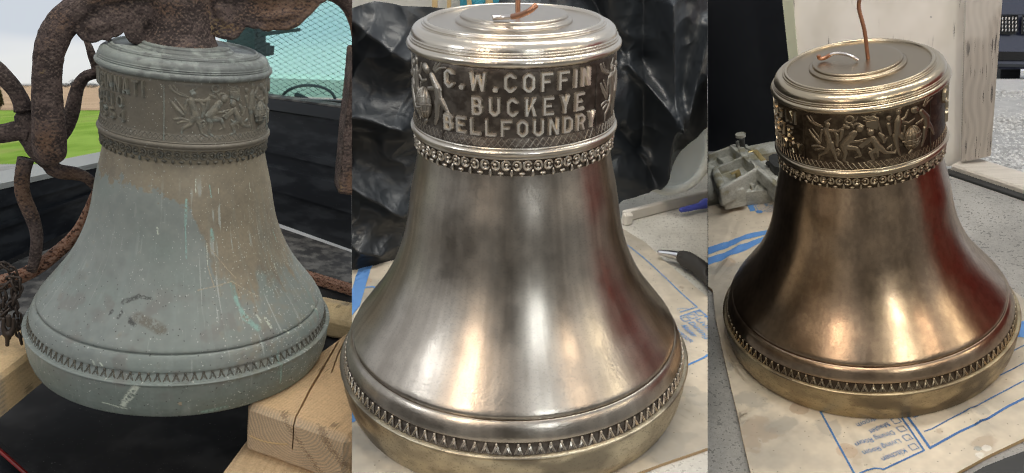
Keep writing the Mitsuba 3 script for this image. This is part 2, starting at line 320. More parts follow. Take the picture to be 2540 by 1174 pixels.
mat('cardboard_second', col(board_fn(W[2], 2.0, stain(2, (1655, 612, .016, BRN), (1690, 712, .008, BRN), (1745, 990, .03, GRY), (1640, 1095, .035, GRY), (1700, 975, .02, GRY), (930, 1090, .03, GRY), (1745, 640, .012, BRN)))), .8, 0, .25, lambda p, n, uv: fbm(p.x * 160, p.y * 160, p.z * 160, 3), .0004)
mat('cardboard_third', col(board_fn(W[3], 7.3, stain(3, (1885, 1072, .034, BRN), (1862, 1100, .022, BRN), (1935, 1052, .024, GRY), (1860, 985, .030, GRY), (2330, 1070, .007, BRN), (2438, 1094, .0155, BRN), (2430, 1128, .006, WHT), (2448, 1112, .005, WHT), (2425, 1113, .004, (.12, .2, .24)), (2120, 1140, .022, BRN), (2060, 1062, .018, GRY), (1800, 900, .02, GRY), (2395, 1000, .03, GRY), (1790, 660, .03, GRY)))), .8, 0, .25, lambda p, n, uv: fbm(p.x * 160, p.y * 160, p.z * 160, 3), .0004)
mat('card_edge', (.30, .21, .12), .85)
mat('print_blue', col(lambda p, n, uv: mix(C3(.040, .105, .27), C3(.085, .17, .35), fbm(p.x * 70, p.y * 70, p.z * 70, 3))), .7, 0, .3)
mat('print_light_blue', col(lambda p, n, uv: mix(C3(.085, .215, .50), C3(.12, .27, .56), fbm(p.x * 70, p.y * 70, p.z * 70, 3))), .7, 0, .3)
mat('print_pale', (.54, .50, .43), .8, 0, .2)
def concrete_fn(a, b, dark):
    def fn(p, n, uv):
        m = fbm(p.x * 14, p.y * 14, p.z * 14, 4); f = fbm(p.x * 240, p.y * 240, p.z * 240, 2); s = noise(p.x * 600, p.y * 600, p.z * 600)
        c = mix(C3(*a), C3(*b), smoothstep(.3, .7, m * .6 + f * .4)); c = mix(c, C3(*dark), smoothstep(.6, .72, f) * .7); return mix(c, C3(.5, .5, .47), smoothstep(.86, .95, s) * .14)
    return fn
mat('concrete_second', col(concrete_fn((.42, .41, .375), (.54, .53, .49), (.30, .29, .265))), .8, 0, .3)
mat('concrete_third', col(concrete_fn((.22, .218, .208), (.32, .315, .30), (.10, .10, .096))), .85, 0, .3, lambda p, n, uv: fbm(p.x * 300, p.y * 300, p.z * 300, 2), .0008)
mat('white_plastic', (.68, .70, .66), .3, 0, .5)
mat('white_paint', col(lambda p, n, uv: mix(C3(.58, .55, .50), C3(.46, .43, .38), smoothstep(.5, .75, fbm(p.x * 8, p.y * 8, p.z * 5, 4)))), .55)
mat('blue_plastic', (.05, .07, .36), .4)
mat('rubber', (.045, .043, .041), .55)
mat('chrome', (.75, .75, .76), .14, 1)
mat('copper', col(lambda p, n, uv: mix(C3(.50, .24, .14), C3(.30, .16, .11), fbm(p.x * 60, p.y * 60, p.z * 60, 3))), .42, 1)
mat('solder', (.62, .56, .52), .3, 1)
mat('teal_cloth', (.05, .30, .42), .7)
mat('pine_strip', (.50, .36, .18), .6)
mat('wall_paint', (.50, .49, .45), .8)
mat('black_panel', col(lambda p, n, uv: mix(C3(.005, .006, .009), C3(.009, .011, .015), fbm(p.x * 9, p.y * 9, p.z * 9, 3))), .5, 0, .3)
def board_white(p, n, uv):
    q = local(p, W[3]); s = fbm(q[0] * 160, q[1] * 160, q[2] * 9, 3); m = fbm(q[0] * 14, q[1] * 14, q[2] * 8, 4)
    c = mix(C3(.74, .70, .65), C3(.64, .60, .54), smoothstep(.35, .75, m)); c = mix(c, C3(.17, .15, .14), smoothstep(.72, .80, s) * smoothstep(.45, .6, m) * .8)
    d, _, r = voronoi(q[0] * 24, q[2] * 30); return mix(c, C3(.16, .15, .16), smoothstep(.16, .06, d + (s - .5) * .5) * smoothstep(.955, .965, r) * .6)
mat('board_white', col(board_white), .5, 0, .4)
mat('trim_green', (.42, .43, .32), .5)
def grey_wood(p, n, uv):
    q = local(p, W[3]); w = fbm(q[0] * 6, q[1] * 6, q[2] * 5, 3)
    g = .5 + .5 * dr.sin((q[0] + .05 * w) * 520 + 5 * w); f = fbm(q[0] * 420, q[1] * 420, q[2] * 16, 3); m = fbm(q[0] * 12 + 3, q[1] * 12, q[2] * 7, 4)
    c = mix(C3(.44, .40, .355), C3(.30, .27, .24), g * .45 + f * .4); c = mix(c, C3(.56, .53, .49), smoothstep(.5, .65, m) * .5); return mix(c, C3(.085, .08, .08), smoothstep(.66, .74, f) * smoothstep(.6, .45, m) * .9)
mat('sill_wood', col(lambda p, n, uv: mix(C3(.58, .54, .48), C3(.36, .33, .29), fbm(local(p, W[3])[0] * 12, local(p, W[3])[1] * 300, local(p, W[3])[2] * 300, 3))), .75)
mat('grey_wood', col(grey_wood), .75, 0, .25, lambda p, n, uv: fbm(p.x * 300, p.y * 300, p.z * 30, 2), .0008)
def alu(p, n, uv):
    m = fbm(p.x * 26, p.y * 26, p.z * 26, 4); f = fbm(p.x * 260, p.y * 260, p.z * 260, 2)
    c = mix(C3(.40, .405, .37), C3(.27, .275, .24), smoothstep(.35, .65, m)); c = mix(c, C3(.19, .17, .10), smoothstep(.55, .7, m + .2 * (f - .5)) * .7); return c * (.8 + .4 * f)
mat('cast_aluminium', col(alu), .6, .25, bump=lambda p, n, uv: fbm(p.x * 260, p.y * 260, p.z * 260, 2), scale=.0006)
mat('dark_iron', (.035, .036, .036), .55, .3)
mat('brass', (.45, .36, .17), .45, .7)
mat('car_paint', (.030, .036, .07), .22, 0, .7, clearcoat=1.0, clearcoat_gloss=.95)
mat('tyre', (.012, .012, .012), .8)
for i, g in enumerate((.34, .48, .66)): mat(f'stone_{i}', (g, g * .985, g * .95), .8, 0, .3)
mat('gravel_bed', col(lambda p, n, uv: mix(C3(.24, .235, .23), C3(.44, .435, .42), fbm(p.x * 45, p.y * 45, p.z * 45, 3))), .9)
mat('ceiling_white', (.55, .54, .51), .8)
mat('garage_dark', (.075, .068, .06), .8)
mat('red_enamel', (.24, .016, .013), .3, 0, .5)
mat('teal_enamel', (.02, .10, .14), .35, 0, .5)
# ---------------------------------------------------------------- the bell: one model, three states
def dense(pts, step=0.012):
    out = [pts[0]]
    for a, b in zip(pts, pts[1:]):
        n = max(1, int(math.dist(a, b) / step))
        out += [(a[0] + (b[0] - a[0]) * i / n, a[1] + (b[1] - a[1]) * i / n) for i in range(1, n + 1)]
    return out
def smooth_curve(pts, n):
    return [tuple(q) for q in spline(np.c_[pts, np.zeros(len(pts))], n)[:, :2]]
def arc(cx, cz, r, a0, a1, n=9):
    return [(cx + r * math.cos(math.radians(a)), cz + r * math.sin(math.radians(a))) for a in np.linspace(a0, a1, n)]
WAIST = smooth_curve([(.512, 1.545), (.524, 1.47), (.565, 1.28), (.599, 1.08), (.657, .887), (.728, .735), (.789, .635), (.855, .545), (.907, .475), (.940, .430)], 60)
SECTIONS = {
    'crown_plate': [(0.0, 2.240), (.22, 2.240), (.258, 2.240), (.266, 2.238), (.271, 2.233), (.2725, 2.226), (.271, 2.221), (.279, 2.218), (.289, 2.213), (.295, 2.208), (.296, 2.198)],
    'crown': [(.290, 2.200), (.36, 2.199), (.42, 2.198), (.430, 2.201)],
    'shoulder': [(.430, 2.201)] + arc(.4425, 2.205, .0105, 150, 10, 9) + [(.453, 2.203), (.457, 2.203)] + arc(.459, 2.200, .006, 90, -40, 6)
        + [(.464, 2.194), (.470, 2.191)] + arc(.470, 2.145, .050, 80, 4, 14) + [(.520, 2.145)] + arc(.521, 2.141, .005, 75, -70, 7) + [(.523, 2.134)]
        + arc(.525, 2.129, .005, 70, -60, 7) + [(.527, 2.123)] + arc(.5225, 2.101, .0235, 75, -86, 15) + [(.517, 2.075), (.512, 2.070)],
    'inscription_band': [(.514, 2.072), (.517, 2.066), (.518, 2.05), (.518, 1.9), (.518, 1.742), (.520, 1.736), (.531, 1.694), (.530, 1.690)],
    'band_moulding': [(.526, 1.694), (.533, 1.690), (.534, 1.684), (.531, 1.681)] + arc(.527, 1.664, .0185, 62, -62, 13) + [(.532, 1.646), (.535, 1.642), (.534, 1.635), (.527, 1.630)],
    'ornament_ground': [(.527, 1.630), (.522, 1.622), (.519, 1.60), (.517, 1.56), (.5125, 1.543)],
    'waist': WAIST + [(.944, .417), (.943, .410), (.934, .403)],
    'sound_bow': [(.934, .403), (.938, .398), (.944, .4005), (.950, .399), (.957, .393), (.965, .383), (.973, .369), (.980, .350), (.988, .329), (.992, .312), (.992, .302)],
    'tooth_ground': [(.992, .302), (.987, .297), (.986, .290), (1.005, .245), (1.010, .238)],
    'lip': [(1.008, .240), (1.018, .241), (1.027, .239)] + arc(1.028, .231, .008, 85, -60, 6) + [(1.028, .220), (1.026, .212), (1.026, .18), (1.022, .11), (1.013, .05), (1.000, .006), (.988, -.022), (.980, -.030), (.968, -.032), (.93, -.03), (.91, .0), (.89, .08), (.86, .22), (.80, .34)],
}
def rprof(sec):
    s = np.array([q for q in SECTIONS[sec] if True]); o = np.argsort(s[:, 1]); return s[o, 1], s[o, 0]
def revolve(sec, n=256):
    p = np.array(dense(SECTIONS[sec])); th = np.linspace(-np.pi, np.pi, n + 1)
    r, z = p[:, :1], p[:, 1:]
    x, y, zz = r * np.sin(th), -r * np.cos(th), z + 0 * th
    V = np.stack([x, y, zz], -1).reshape(-1, 3) * R
    uv = np.stack([np.broadcast_to(th, zz.shape), zz], -1).reshape(-1, 2)
    i, j = np.meshgrid(np.arange(len(p) - 1), np.arange(n), indexing='ij'); a = (i * (n + 1) + j).ravel()
    Fs = np.stack([a, a + n + 1, a + n + 2, a + 1], 1)
    t = trimesh.Trimesh(V, np.vstack([Fs[:, [0, 1, 2]], Fs[:, [0, 2, 3]]]), process=False)
    # normals from the profile, so that the seam at the back is smooth
    d = np.gradient(p, axis=0); nr, nz = -d[:, 1], d[:, 0]; l = np.hypot(nr, nz); nr, nz = nr / l, nz / l
    N = np.stack([nr[:, None] * np.sin(th), -nr[:, None] * np.cos(th), nz[:, None] + 0 * th], -1).reshape(-1, 3)
    return t, uv, N
def wrap(mesh, th0, z0, prof, sink=0.0):
    """Bends a flat relief (x along, y up, z outward; in R) round the bell at angle th0, its y = 0 at height z0, on the surface r = prof(z)."""
    t = tm(mesh).copy(); v = np.asarray(t.vertices)
    zs, rs = prof
    z = z0 + v[:, 1]; r = np.interp(z, zs, rs)
    th = th0 + v[:, 0] / np.interp(z0, zs, rs)
    rr = r + v[:, 2] - sink
    t.vertices = np.stack([rr * np.sin(th), -rr * np.cos(th), z], 1) * R
    return t
BANDP = (np.array([1.6, 1.73, 1.736, 1.694 + .04, 2.2]), np.array([.531, .520, .518, .518, .518]))
BANDP = (np.array([1.690, 1.736, 1.75, 2.2]), np.array([.531, .520, .518, .518]))

def stroke(pts, w, cap=2): return LineString(pts).buffer(w / 2, cap_style=cap, join_style=2)
def octo(x0, y0, x1, y1, c): return [(x0 + c, y0), (x1 - c, y0), (x1, y0 + c), (x1, y1 - c), (x1 - c, y1), (x0 + c, y1), (x0, y1 - c), (x0, y0 + c), (x0 + c, y0)]
def glyph(ch, w=0.62, t=0.205):
    """A block capital one unit tall with cut corners, as a polygon."""
    h, c, a = t / 2, 0.16, w
    L = lambda *p: stroke(p, t)
    x0, x1, y0, y1 = h, a - h, h, 1 - h
    if ch == 'O': g = stroke(octo(x0, y0, x1, y1, c), t)
    elif ch == 'C': g = stroke([(x1, .68), (x1, y1 - c), (x1 - c, y1), (x0 + c, y1), (x0, y1 - c), (x0, y0 + c), (x0 + c, y0), (x1 - c, y0), (x1, y0 + c), (x1, .32)], t)
    elif ch == 'U': g = stroke([(x0, 1), (x0, y0 + c), (x0 + c, y0), (x1 - c, y0), (x1, y0 + c), (x1, 1)], t)
    elif ch == 'I': a = t; g = L((h, 0), (h, 1))
    elif ch == 'L': g = L((x0, 1), (x0, y0), (a, y0))
    elif ch == 'F': g = unary_union([L((x0, 0), (x0, y1), (a, y1)), L((x0, .52), (a - .12, .52))])
    elif ch == 'E': g = unary_union([L((a, y0), (x0, y0), (x0, y1), (a, y1)), L((x0, .52), (a - .12, .52))])
    elif ch == 'N': g = unary_union([L((x0, 0), (x0, 1)), L((x1, 0), (x1, 1)), Polygon([(0, 1), (t * 1.1, 1), (a, 0), (a - t * 1.1, 0)])])
    elif ch == 'H': g = unary_union([L((x0, 0), (x0, 1)), L((x1, 0), (x1, 1)), L((x0, .5), (x1, .5))])
    elif ch == 'T': g = unary_union([L((0, y1), (a, y1)), L((a / 2, 0), (a / 2, y1))])
    elif ch == 'K': g = unary_union([L((x0, 0), (x0, 1)), Polygon([(t, .36), (a - t * 1.15, 1), (a, 1), (t, .2)]).buffer(.015), Polygon([(t * 1.5, .55), (t * 2.2, .62), (a + .02, 0), (a - t * 1.15, 0)])])
    elif ch == 'Y': g = unary_union([L((a / 2, 0), (a / 2, .45)), Polygon([(0, 1), (t * 1.15, 1), (a / 2 + h, .45), (a / 2 - h, .38)]), Polygon([(a, 1), (a - t * 1.15, 1), (a / 2 - h, .45), (a / 2 + h, .38)])])
    elif ch == 'A': g = unary_union([Polygon([(0, 0), (t * 1.1, 0), (a / 2 + h * .9, 1), (a / 2 - h * .9, 1)]), Polygon([(a, 0), (a - t * 1.1, 0), (a / 2 - h * .9, 1), (a / 2 + h * .9, 1)]), L((.15, .27), (a - .15, .27))])
    elif ch == 'W':
        a = w * 1.45; q = a / 4
        g = unary_union([Polygon([(0, 1), (t * 1.05, 1), (q + h, 0), (q - h * .8, 0)]), Polygon([(2 * q - h, .9), (2 * q + h, .9), (q + h * .8, 0), (q - h, 0)]), Polygon([(2 * q - h, .9), (2 * q + h, .9), (3 * q + h, 0), (3 * q - h * .8, 0)]), Polygon([(a, 1), (a - t * 1.05, 1), (3 * q - h, 0), (3 * q + h * .8, 0)])])
    elif ch == 'D': g = stroke([(x0, y0), (x1 - c, y0), (x1, y0 + c), (x1, y1 - c), (x1 - c, y1), (x0, y1), (x0, y0)], t)
    elif ch == 'B': g = unary_union([stroke([(x0, y0), (x1 - .12, y0), (x1, y0 + .12), (x1, .41), (x1 - .1, .52), (x0, .52), (x0, y0)], t), stroke([(x0, .52), (x1 - .14, .52), (x1 - .03, .63), (x1 - .03, y1 - .12), (x1 - .14, y1), (x0, y1), (x0, .52)], t)])
    elif ch == 'R': g = unary_union([stroke([(x0, .47), (x1 - .12, .47), (x1, .59), (x1, y1 - .12), (x1 - .12, y1), (x0, y1), (x0, .47)], t), L((x0, 0), (x0, 1)), Polygon([(a * .42, .47), (a * .42 + t, .5), (a, 0), (a - t * 1.1, 0)])])
    elif ch == '.': a = t * 1.5; g = Polygon(octo(0, 0, a, a, .07))
    elif ch == '1': a = t * 1.4; g = unary_union([L((a - h, 0), (a - h, 1)), Polygon([(a, 1), (a - t, 1), (a - t * 1.5, .8), (a - t, .76)])])
    elif ch == '8': g = unary_union([stroke(octo(x0, y0, x1, .52, .12), t), stroke(octo(x0 + .03, .52, x1 - .03, y1, .12), t)])
    elif ch == '5': g = stroke([(x1, y1), (x0, y1), (x0, .56), (x1 - .12, .56), (x1, .44), (x1, y0 + .12), (x1 - .12, y0), (x0 + .1, y0), (x0, y0 + .13)], t)
    elif ch == '4': g = unary_union([L((a * .68, 0), (a * .68, 1)), Polygon([(a * .68 - h, 1), (a * .68 + h, 1), (.12, .34), (0, .26)]), L((0, .28), (a, .28))])
    return g, a
def letters(text, x0, x1, y, h, gap=0.2, w=.62):
    """(polygon, x) of each letter of a line that runs from x0 to x1 at height y, letters h tall (in R)."""
    gl = [None if c == ' ' else glyph(c, w) for c in text]
    widths = [(.45 if g is None else g[1]) for g in gl]
    total = sum(widths) + gap * (len(text) - 1); s = (x1 - x0) / (total * h); x = x0; out = []
    for g, wd in zip(gl, widths):
        if g: out.append((affinity.affine_transform(g[0], [h * s, 0, 0, h, 0, 0]), x, y, wd * h * s))
        x += (wd + gap) * h * s
    return out
TEXT_A = letters('C.W.COFFIN', -.385, .35, 1.962, .096, .22) + letters('BUCKEYE', -.24, .315, 1.846, .094, .26) + letters('BELLFOUNDRY', -.398, .398, 1.746, .087, .18)
TEXT_B = letters('CINCINNATI', -.25, .292, 1.950, .105, .16) + letters('OHIO', -.135, .15, 1.856, .082, .34) + letters('1854', -.125, .16, 1.764, .082, .42)

# low relief figures: chains (x, y, radius) in units of the frieze's height, y up
def fig(chains, thin=.5):
    ms = []
    for c in chains:
        ms.append(limb([(x, y, .0, r * .86) for x, y, r in c], 10))
    return tm(union(ms)), thin
def zoomed(px, py, x0, s, sx, cx, base):  # from a pixel of an enlarged view of the photograph's frieze
    return cx + (px - x0) / s * sx, (base - py) / s
def figure_list():
    A = lambda pts: [(*zoomed(x, y, 420, 840, 1.18, .40, 990), r / 840) for x, y, r in pts]
    B = lambda pts: [(*zoomed(x, y, 850, 860, 1.04, .82, 1010), r / 860) for x, y, r in pts]
    C = lambda pts: [(*zoomed(x, y, 120, 830, 1.04, 1.20, 1010), r / 830) for x, y, r in pts]
    D = lambda pts: [(*zoomed(x, y, 580, 790, 1.12, 1.68, 960), r / 790) for x, y, r in pts]
    E = lambda pts: [(*zoomed(x, y, 950, 690, 1.45, 2.04, 840), r / 690) for x, y, r in pts]
    return [
      ('dancer_figure', [A([(430, 320, 55), (425, 345, 48)]), A([(395, 285, 22), (430, 258, 22), (475, 215, 16)]), A([(425, 380, 30), (400, 430, 62), (430, 540, 62), (440, 630, 66)]), A([(462, 650, 62), (500, 800, 38), (530, 940, 26), (600, 1000, 20)]), A([(440, 660, 60), (395, 810, 40), (300, 880, 30), (285, 965, 18)]),
         A([(445, 420, 34), (570, 425, 28), (665, 325, 22), (690, 290, 24)]), A([(350, 430, 34), (325, 540, 26), (330, 610, 20)])]),
      ('flying_scarf', [A([(140, 215, 22), (180, 290, 26), (270, 350, 20), (360, 370, 16)]), A([(190, 205, 14), (240, 300, 14), (340, 345, 14)])]),
      ('hand_harp', [A([(160, 460, 22), (220, 560, 34), (300, 660, 40)]), A([(215, 430, 14), (280, 530, 18), (330, 620, 22)])]),
      ('waist_drapery', [A([(200, 740, 26), (290, 715, 20), (420, 765, 22)]), A([(240, 800, 22), (300, 770, 22), (380, 760, 16)])]),
      ('hanging_cape', [A([(500, 400, 20), (545, 500, 30), (545, 680, 30)]), A([(560, 480, 14), (575, 560, 16), (545, 690, 16)])]),
      ('wreath', 'ring', A([(708, 228, 58)])[0], .024),
      ('wreath_ribbon', [A([(720, 290, 18), (750, 340, 22), (790, 290, 14)]), A([(740, 320, 20), (760, 370, 14)])]),
      ('bending_figure', [B([(985, 385, 72), (975, 410, 66)]), B([(910, 320, 24), (960, 305, 22), (1030, 355, 22)]), B([(900, 470, 66), (820, 580, 78), (745, 680, 78)]), B([(850, 490, 46), (850, 620, 34), (950, 620, 28), (1060, 585, 20)]), B([(735, 690, 72), (770, 820, 44), (740, 960, 28), (800, 1010, 18)]), B([(790, 720, 60), (930, 745, 44), (985, 880, 26), (910, 915, 18)])]),
      ('second_child', [B([(760, 330, 30), (820, 370, 36)]), B([(730, 420, 44), (710, 540, 36), (690, 600, 20)])]),
      ('trailing_drapery', [B([(610, 790, 22), (660, 760, 28), (690, 790, 20)]), B([(620, 850, 20), (670, 810, 24)]), B([(660, 870, 24), (670, 850, 20)])]),
      ('tablet', 'poly', [B([q])[0][:2] for q in [(930, 690, 0), (1130, 540, 0), (1140, 600, 0), (1010, 760, 0)]], .03),
      ('kneeling_figure', [C([(90, 495, 66), (85, 510, 60)]), C([(50, 445, 24), (110, 460, 26)]), C([(115, 600, 50), (150, 680, 64), (190, 770, 62)]), C([(85, 630, 36), (30, 690, 28), (-50, 640, 22)]), C([(215, 780, 58), (290, 885, 36), (435, 925, 24), (445, 880, 16)]), C([(180, 800, 54), (80, 850, 42), (125, 980, 28), (40, 1010, 20)])]),
      ('small_wing', [C([(215, 545, 34), (250, 600, 46), (270, 670, 24)])]),
      ('lap_drapery', [C([(120, 820, 26), (180, 860, 26), (190, 930, 18)]), C([(60, 770, 20), (130, 830, 20)])]),
      ('altar', 'poly', [C([q])[0][:2] for q in [(10, 300, 0), (180, 290, 0), (180, 270, 0), (205, 262, 0), (190, 480, 0), (20, 400, 0)]], .02),
      ('altar_bowl', [C([(20, 220, 16), (80, 250, 24), (150, 215, 16)]), C([(0, 290, 14), (90, 280, 16), (180, 280, 14)])]),
      ('torch', [D([(240, 230, 26), (285, 265, 34), (300, 330, 28), (345, 500, 14)]), D([(225, 245, 14), (255, 210, 14)])]),
      ('standing_figure', [D([(560, 225, 50), (565, 245, 44)]), D([(535, 185, 22), (590, 180, 22), (620, 150, 10)]), D([(560, 290, 26), (555, 380, 66), (545, 490, 58), (545, 570, 66)]), D([(520, 590, 58), (540, 760, 38), (570, 900, 24), (585, 935, 20)]), D([(590, 600, 58), (675, 760, 36), (705, 870, 22), (745, 885, 16)]), D([(610, 370, 34), (655, 340, 26), (690, 245, 20)]), D([(620, 400, 30), (690, 450, 24), (780, 415, 18)])]),
      ('leaning_figure', [D([(435, 285, 46), (440, 300, 40)]), D([(430, 390, 38), (445, 470, 34), (460, 560, 22)])]),
      ('hip_drapery', [D([(590, 640, 22), (640, 600, 24), (650, 480, 18)]), D([(375, 670, 22), (410, 600, 18)]), D([(420, 780, 22), (470, 740, 20), (470, 820, 14)])]),
      ('globe', 'globe', E([(890, 610, 0)])[0][:2], .235),
      ('globe_foot', [E([(895, 790, 28), (870, 830, 24)])]),
      ('leaning_youth', [E([(915, 235, 60), (930, 250, 56)]), E([(990, 300, 46), (1050, 420, 62), (1060, 540, 56)]), E([(1010, 340, 40), (1020, 420, 30), (940, 445, 24)]), E([(1040, 560, 52), (1030, 700, 34), (1005, 790, 24)]), E([(1080, 520, 46), (1130, 620, 30), (1165, 720, 18)])]),
      ('raised_wing', [E([(1010, 230, 14), (1070, 100, 18), (1130, 30, 20)]), E([(1020, 240, 14), (1090, 140, 16), (1140, 90, 14)]), E([(1030, 250, 14), (1080, 200, 14), (1130, 185, 12)])]),
      ('sky_scroll', [B([(870, 190, 14), (885, 240, 16), (940, 240, 12), (950, 190, 10)]), B([(1010, 190, 12), (1040, 210, 14), (1090, 240, 10), (1100, 190, 10)])]),
    ]
FH = .335     # frieze height in R
def figure_mesh(item):
    if item[1] == 'ring':
        x, y, r = item[2]; t = tube([(x + r * math.cos(a), y + r * math.sin(a), 0) for a in np.linspace(0, 2 * np.pi, 25)], item[3], 8); thin = .7
    elif item[1] == 'poly': t = raised(Polygon(item[2]), item[3], .015); thin = 1
    elif item[1] == 'globe':
        (x, y), r = item[2], item[3]; ms = [ball((0, 0, 0), r, 28).scale([.72, 1, .5])]
        s = tm(ms[0]); ribs = []
        for a in np.linspace(-75, 75, 7):
            q = math.sin(math.radians(a)); ribs.append(tube([(r * .735 * math.cos(b) * q, r * 1.02 * math.sin(b), r * .52 * math.cos(b) * math.sqrt(1 - q * q)) for b in np.linspace(-1.5, 1.5, 15)], .010, 6))
        for yy in (-.45, .0, .45):
            c = math.sqrt(1 - yy * yy); ribs.append(tube([(r * .735 * c * math.sin(b), r * yy + .05 * math.sin(b) * r, r * .52 * c * math.cos(b)) for b in np.linspace(-1.5, 1.5, 15)], .010, 6))
        ribs.append(tube([(-r * .85, -.12 * r, .02), (0, -.22 * r, r * .6), (r * .85, .05 * r, .02)], .016, 6))
        t = tm([s] + ribs); t.apply_translation([x, y, 0]); thin = 1
    else: t, thin = fig(item[1], .55)
    if item[1] not in ('poly',):
        v = np.asarray(t.vertices); keep = v[t.faces].max(1)[:, 2] > -.02
        t = trimesh.Trimesh(v, t.faces[keep], process=False)
    t.vertices = (np.asarray(t.vertices) - [1.13, 0, 0]) * [FH, FH, FH * thin]
    return t

def tooth_mesh():
    """One tooth of the sound bow: an inverted V of two ribs with a knob at its tip and two finer Vs inside (x along, y up, z out; in R)."""
    h, w = .047, .0195; ms = []
    def rib(a, b, r0, r1, lift): 
        return tube([(a[0], a[1], lift), ((a[0] + b[0]) / 2, (a[1] + b[1]) / 2, lift + .003), (b[0], b[1], lift)], [r0, (r0 + r1) / 2, r1], 5)
    for s in (-1, 1):
        ms.append(rib((s * w, .002), (0, h), .0038, .0046, .004))
        ms.append(rib((s * w * .55, .002), (0, h * .6), .0024, .0026, .001))
    k = tm(ball((0, 0, 0), .0092, 8)); k.apply_scale([.9, 1.2, 1]); k.apply_translation([0, h, .009]); ms.append(k)
    return tm(ms)
def ornament_mesh():
    """One leaf unit of the ring under the band: two round curled scrolls with a bead in each and two pendants below."""
    ms = []; w = .0984
    for s in (-1, 1):
        cx = s * w * .25
        a = np.radians(np.linspace(-165, 165, 19)) + (0 if s > 0 else math.pi)
        ms.append(tube([(cx + .0185 * math.cos(b), .056 + .0235 * math.sin(b), .005) for b in a], np.r_[np.linspace(.0045, .0072, 10), np.linspace(.0072, .0045, 9)], 7))
        ms.append(tm(ball((0, 0, 0), .0105, 9)).apply_translation([cx - s * .002, .060, .005]))
        ms.append(tube([(cx - s * .004, .040, .003), (cx + s * .004, .046, .004)], [.006, .004], 6))
    ms.append(tube([(0, .034, .004), (0, .012, .009), (0, -.006, .004)], [.0035, .0095, .0015], 8))
    g = tm(ball((0, 0, 0), .0125, 9)); g.apply_scale([1.3, .75, .8]); g.apply_translation([w / 2, .014, .005]); ms.append(g)
    ms.append(tm(ball((0, 0, 0), .0048, 6)).apply_translation([w / 2, .001, .004]))
    return tm(ms)
def lattice_mesh():
    zs = (1.738, 1.697); n = 100; ms = []
    for i in range(n):
        for s in (1, -1):
            a = 2 * np.pi * (i + .5) / n; d = s * 2 * np.pi / n * .5
            q = []
            for t in (0, .5, 1):
                th = a + d * (2 * t - 1); z = zs[0] + (zs[1] - zs[0]) * t; r = np.interp(z, *BANDP) + .0008
                q.append((r * math.sin(th), -r * math.cos(th), z))
            ms.append(tube(np.array(q) * R, .0022 * R, 4))
    return tm(ms)

NT, NO = 116, 32
ZS = .978
BODY = {s: revolve(s) for s in SECTIONS}
TOOTH, ORN, LAT = tooth_mesh(), ornament_mesh(), lattice_mesh()
TOOTHP = (np.array([.235, .245, .290, .297, .302, .33]), np.array([1.010, 1.005, .986, .987, .992, .987]))
ORNP = (np.array([1.50, 1.54, 1.56, 1.60, 1.622, 1.63, 1.7]), np.array([.518, .514, .517, .519, .522, .527, .53]))
FIGS = figure_list(); FIGM = [figure_mesh(f) for f in FIGS]
SHARED = {}
def shared(tag, make, smooth=30):
    if tag not in SHARED: SHARED[tag] = mikit.ply(make(), None, smooth)
    return SHARED[tag]
def bell(k, rot, mats, name, label, cat='bell', group=None, hide=100):
    """All the bell's parts at set k, turned by rot degrees; mats: part -> material. Pieces on the far side are left out."""
    t = thing(name, label, cat, group)
    M = W[k] @ trimesh.transformations.rotation_matrix(math.radians(rot), [0, 0, 1]) @ trimesh.transformations.translation_matrix([0, 0, .0313 * R]) @ np.diag([1, 1, ZS, 1])
    seen = lambda deg: abs((deg + rot + 180) % 360 - 180) < hide
    for s, (m, uv, N) in BODY.items():
        if s not in SHARED: SHARED[s] = {'type': 'ply', 'filename': meshkit.write_ply(m, False, uv, normals=N), 'face_normals': False}
        scene[key_of(s, t)] = {**SHARED[s], 'bsdf': {'type': 'ref', 'id': mats[s] + '_look'}, 'to_world': T4(M)}
    def add(nm, tag, make, mat, Mx=M, smooth=30):
        scene[key_of(nm, t)] = {**shared(tag, make, smooth), 'bsdf': {'type': 'ref', 'id': mats[mat] + '_look'}, 'to_world': T4(Mx)}
    for i in range(NT):
        d = 360 / NT * i
        if seen(d): add('tooth', f'tooth{k == 1}', lambda: wrap(TOOTH, 0, .243, TOOTHP, .0042 if k == 1 else 0), 'tooth', M @ trimesh.transformations.rotation_matrix(math.radians(d), [0, 0, 1]), 40)
    for i in range(NO):
        d = 360 / NO * (i + .5)
        if seen(d): add('ornament', 'ornament', lambda: wrap(ORN, 0, 1.545, ORNP), 'ornament', M @ trimesh.transformations.rotation_matrix(math.radians(d), [0, 0, 1]), 50)
    for c, lines in ((0, TEXT_A), (180, TEXT_B)):
        for j, (g, x, y, w) in enumerate(lines):
            if seen(c + math.degrees((x + w / 2) / .518)): add('letter', f'letter{c}_{j}', lambda: wrap(raised(g, .018, .0046), math.radians(c) + x / .518, y, BANDP, .0012), 'letter', M, 20)
    for c in (90, 270):
        for (f, m) in zip(FIGS, FIGM):
            if seen(c + math.degrees((f[2][0] if False else np.mean(m.vertices[:, 0])) / .518)):
                add(f[0], f'{f[0]}{c}', lambda: wrap(m, math.radians(c), 1.736, BANDP), 'figure', M, 50)
    for c in (45, 135, 225, 315):
        if seen(c): add('panel_edge', f'edge{c}', lambda: wrap(tube([(0, -.04, 0), (0, .15, .001), (0, .31, 0)], .003, 6), math.radians(c), 1.736, BANDP), 'inscription_band')
    add('lattice_band', 'lattice', lambda: LAT, 'lattice')
    return t
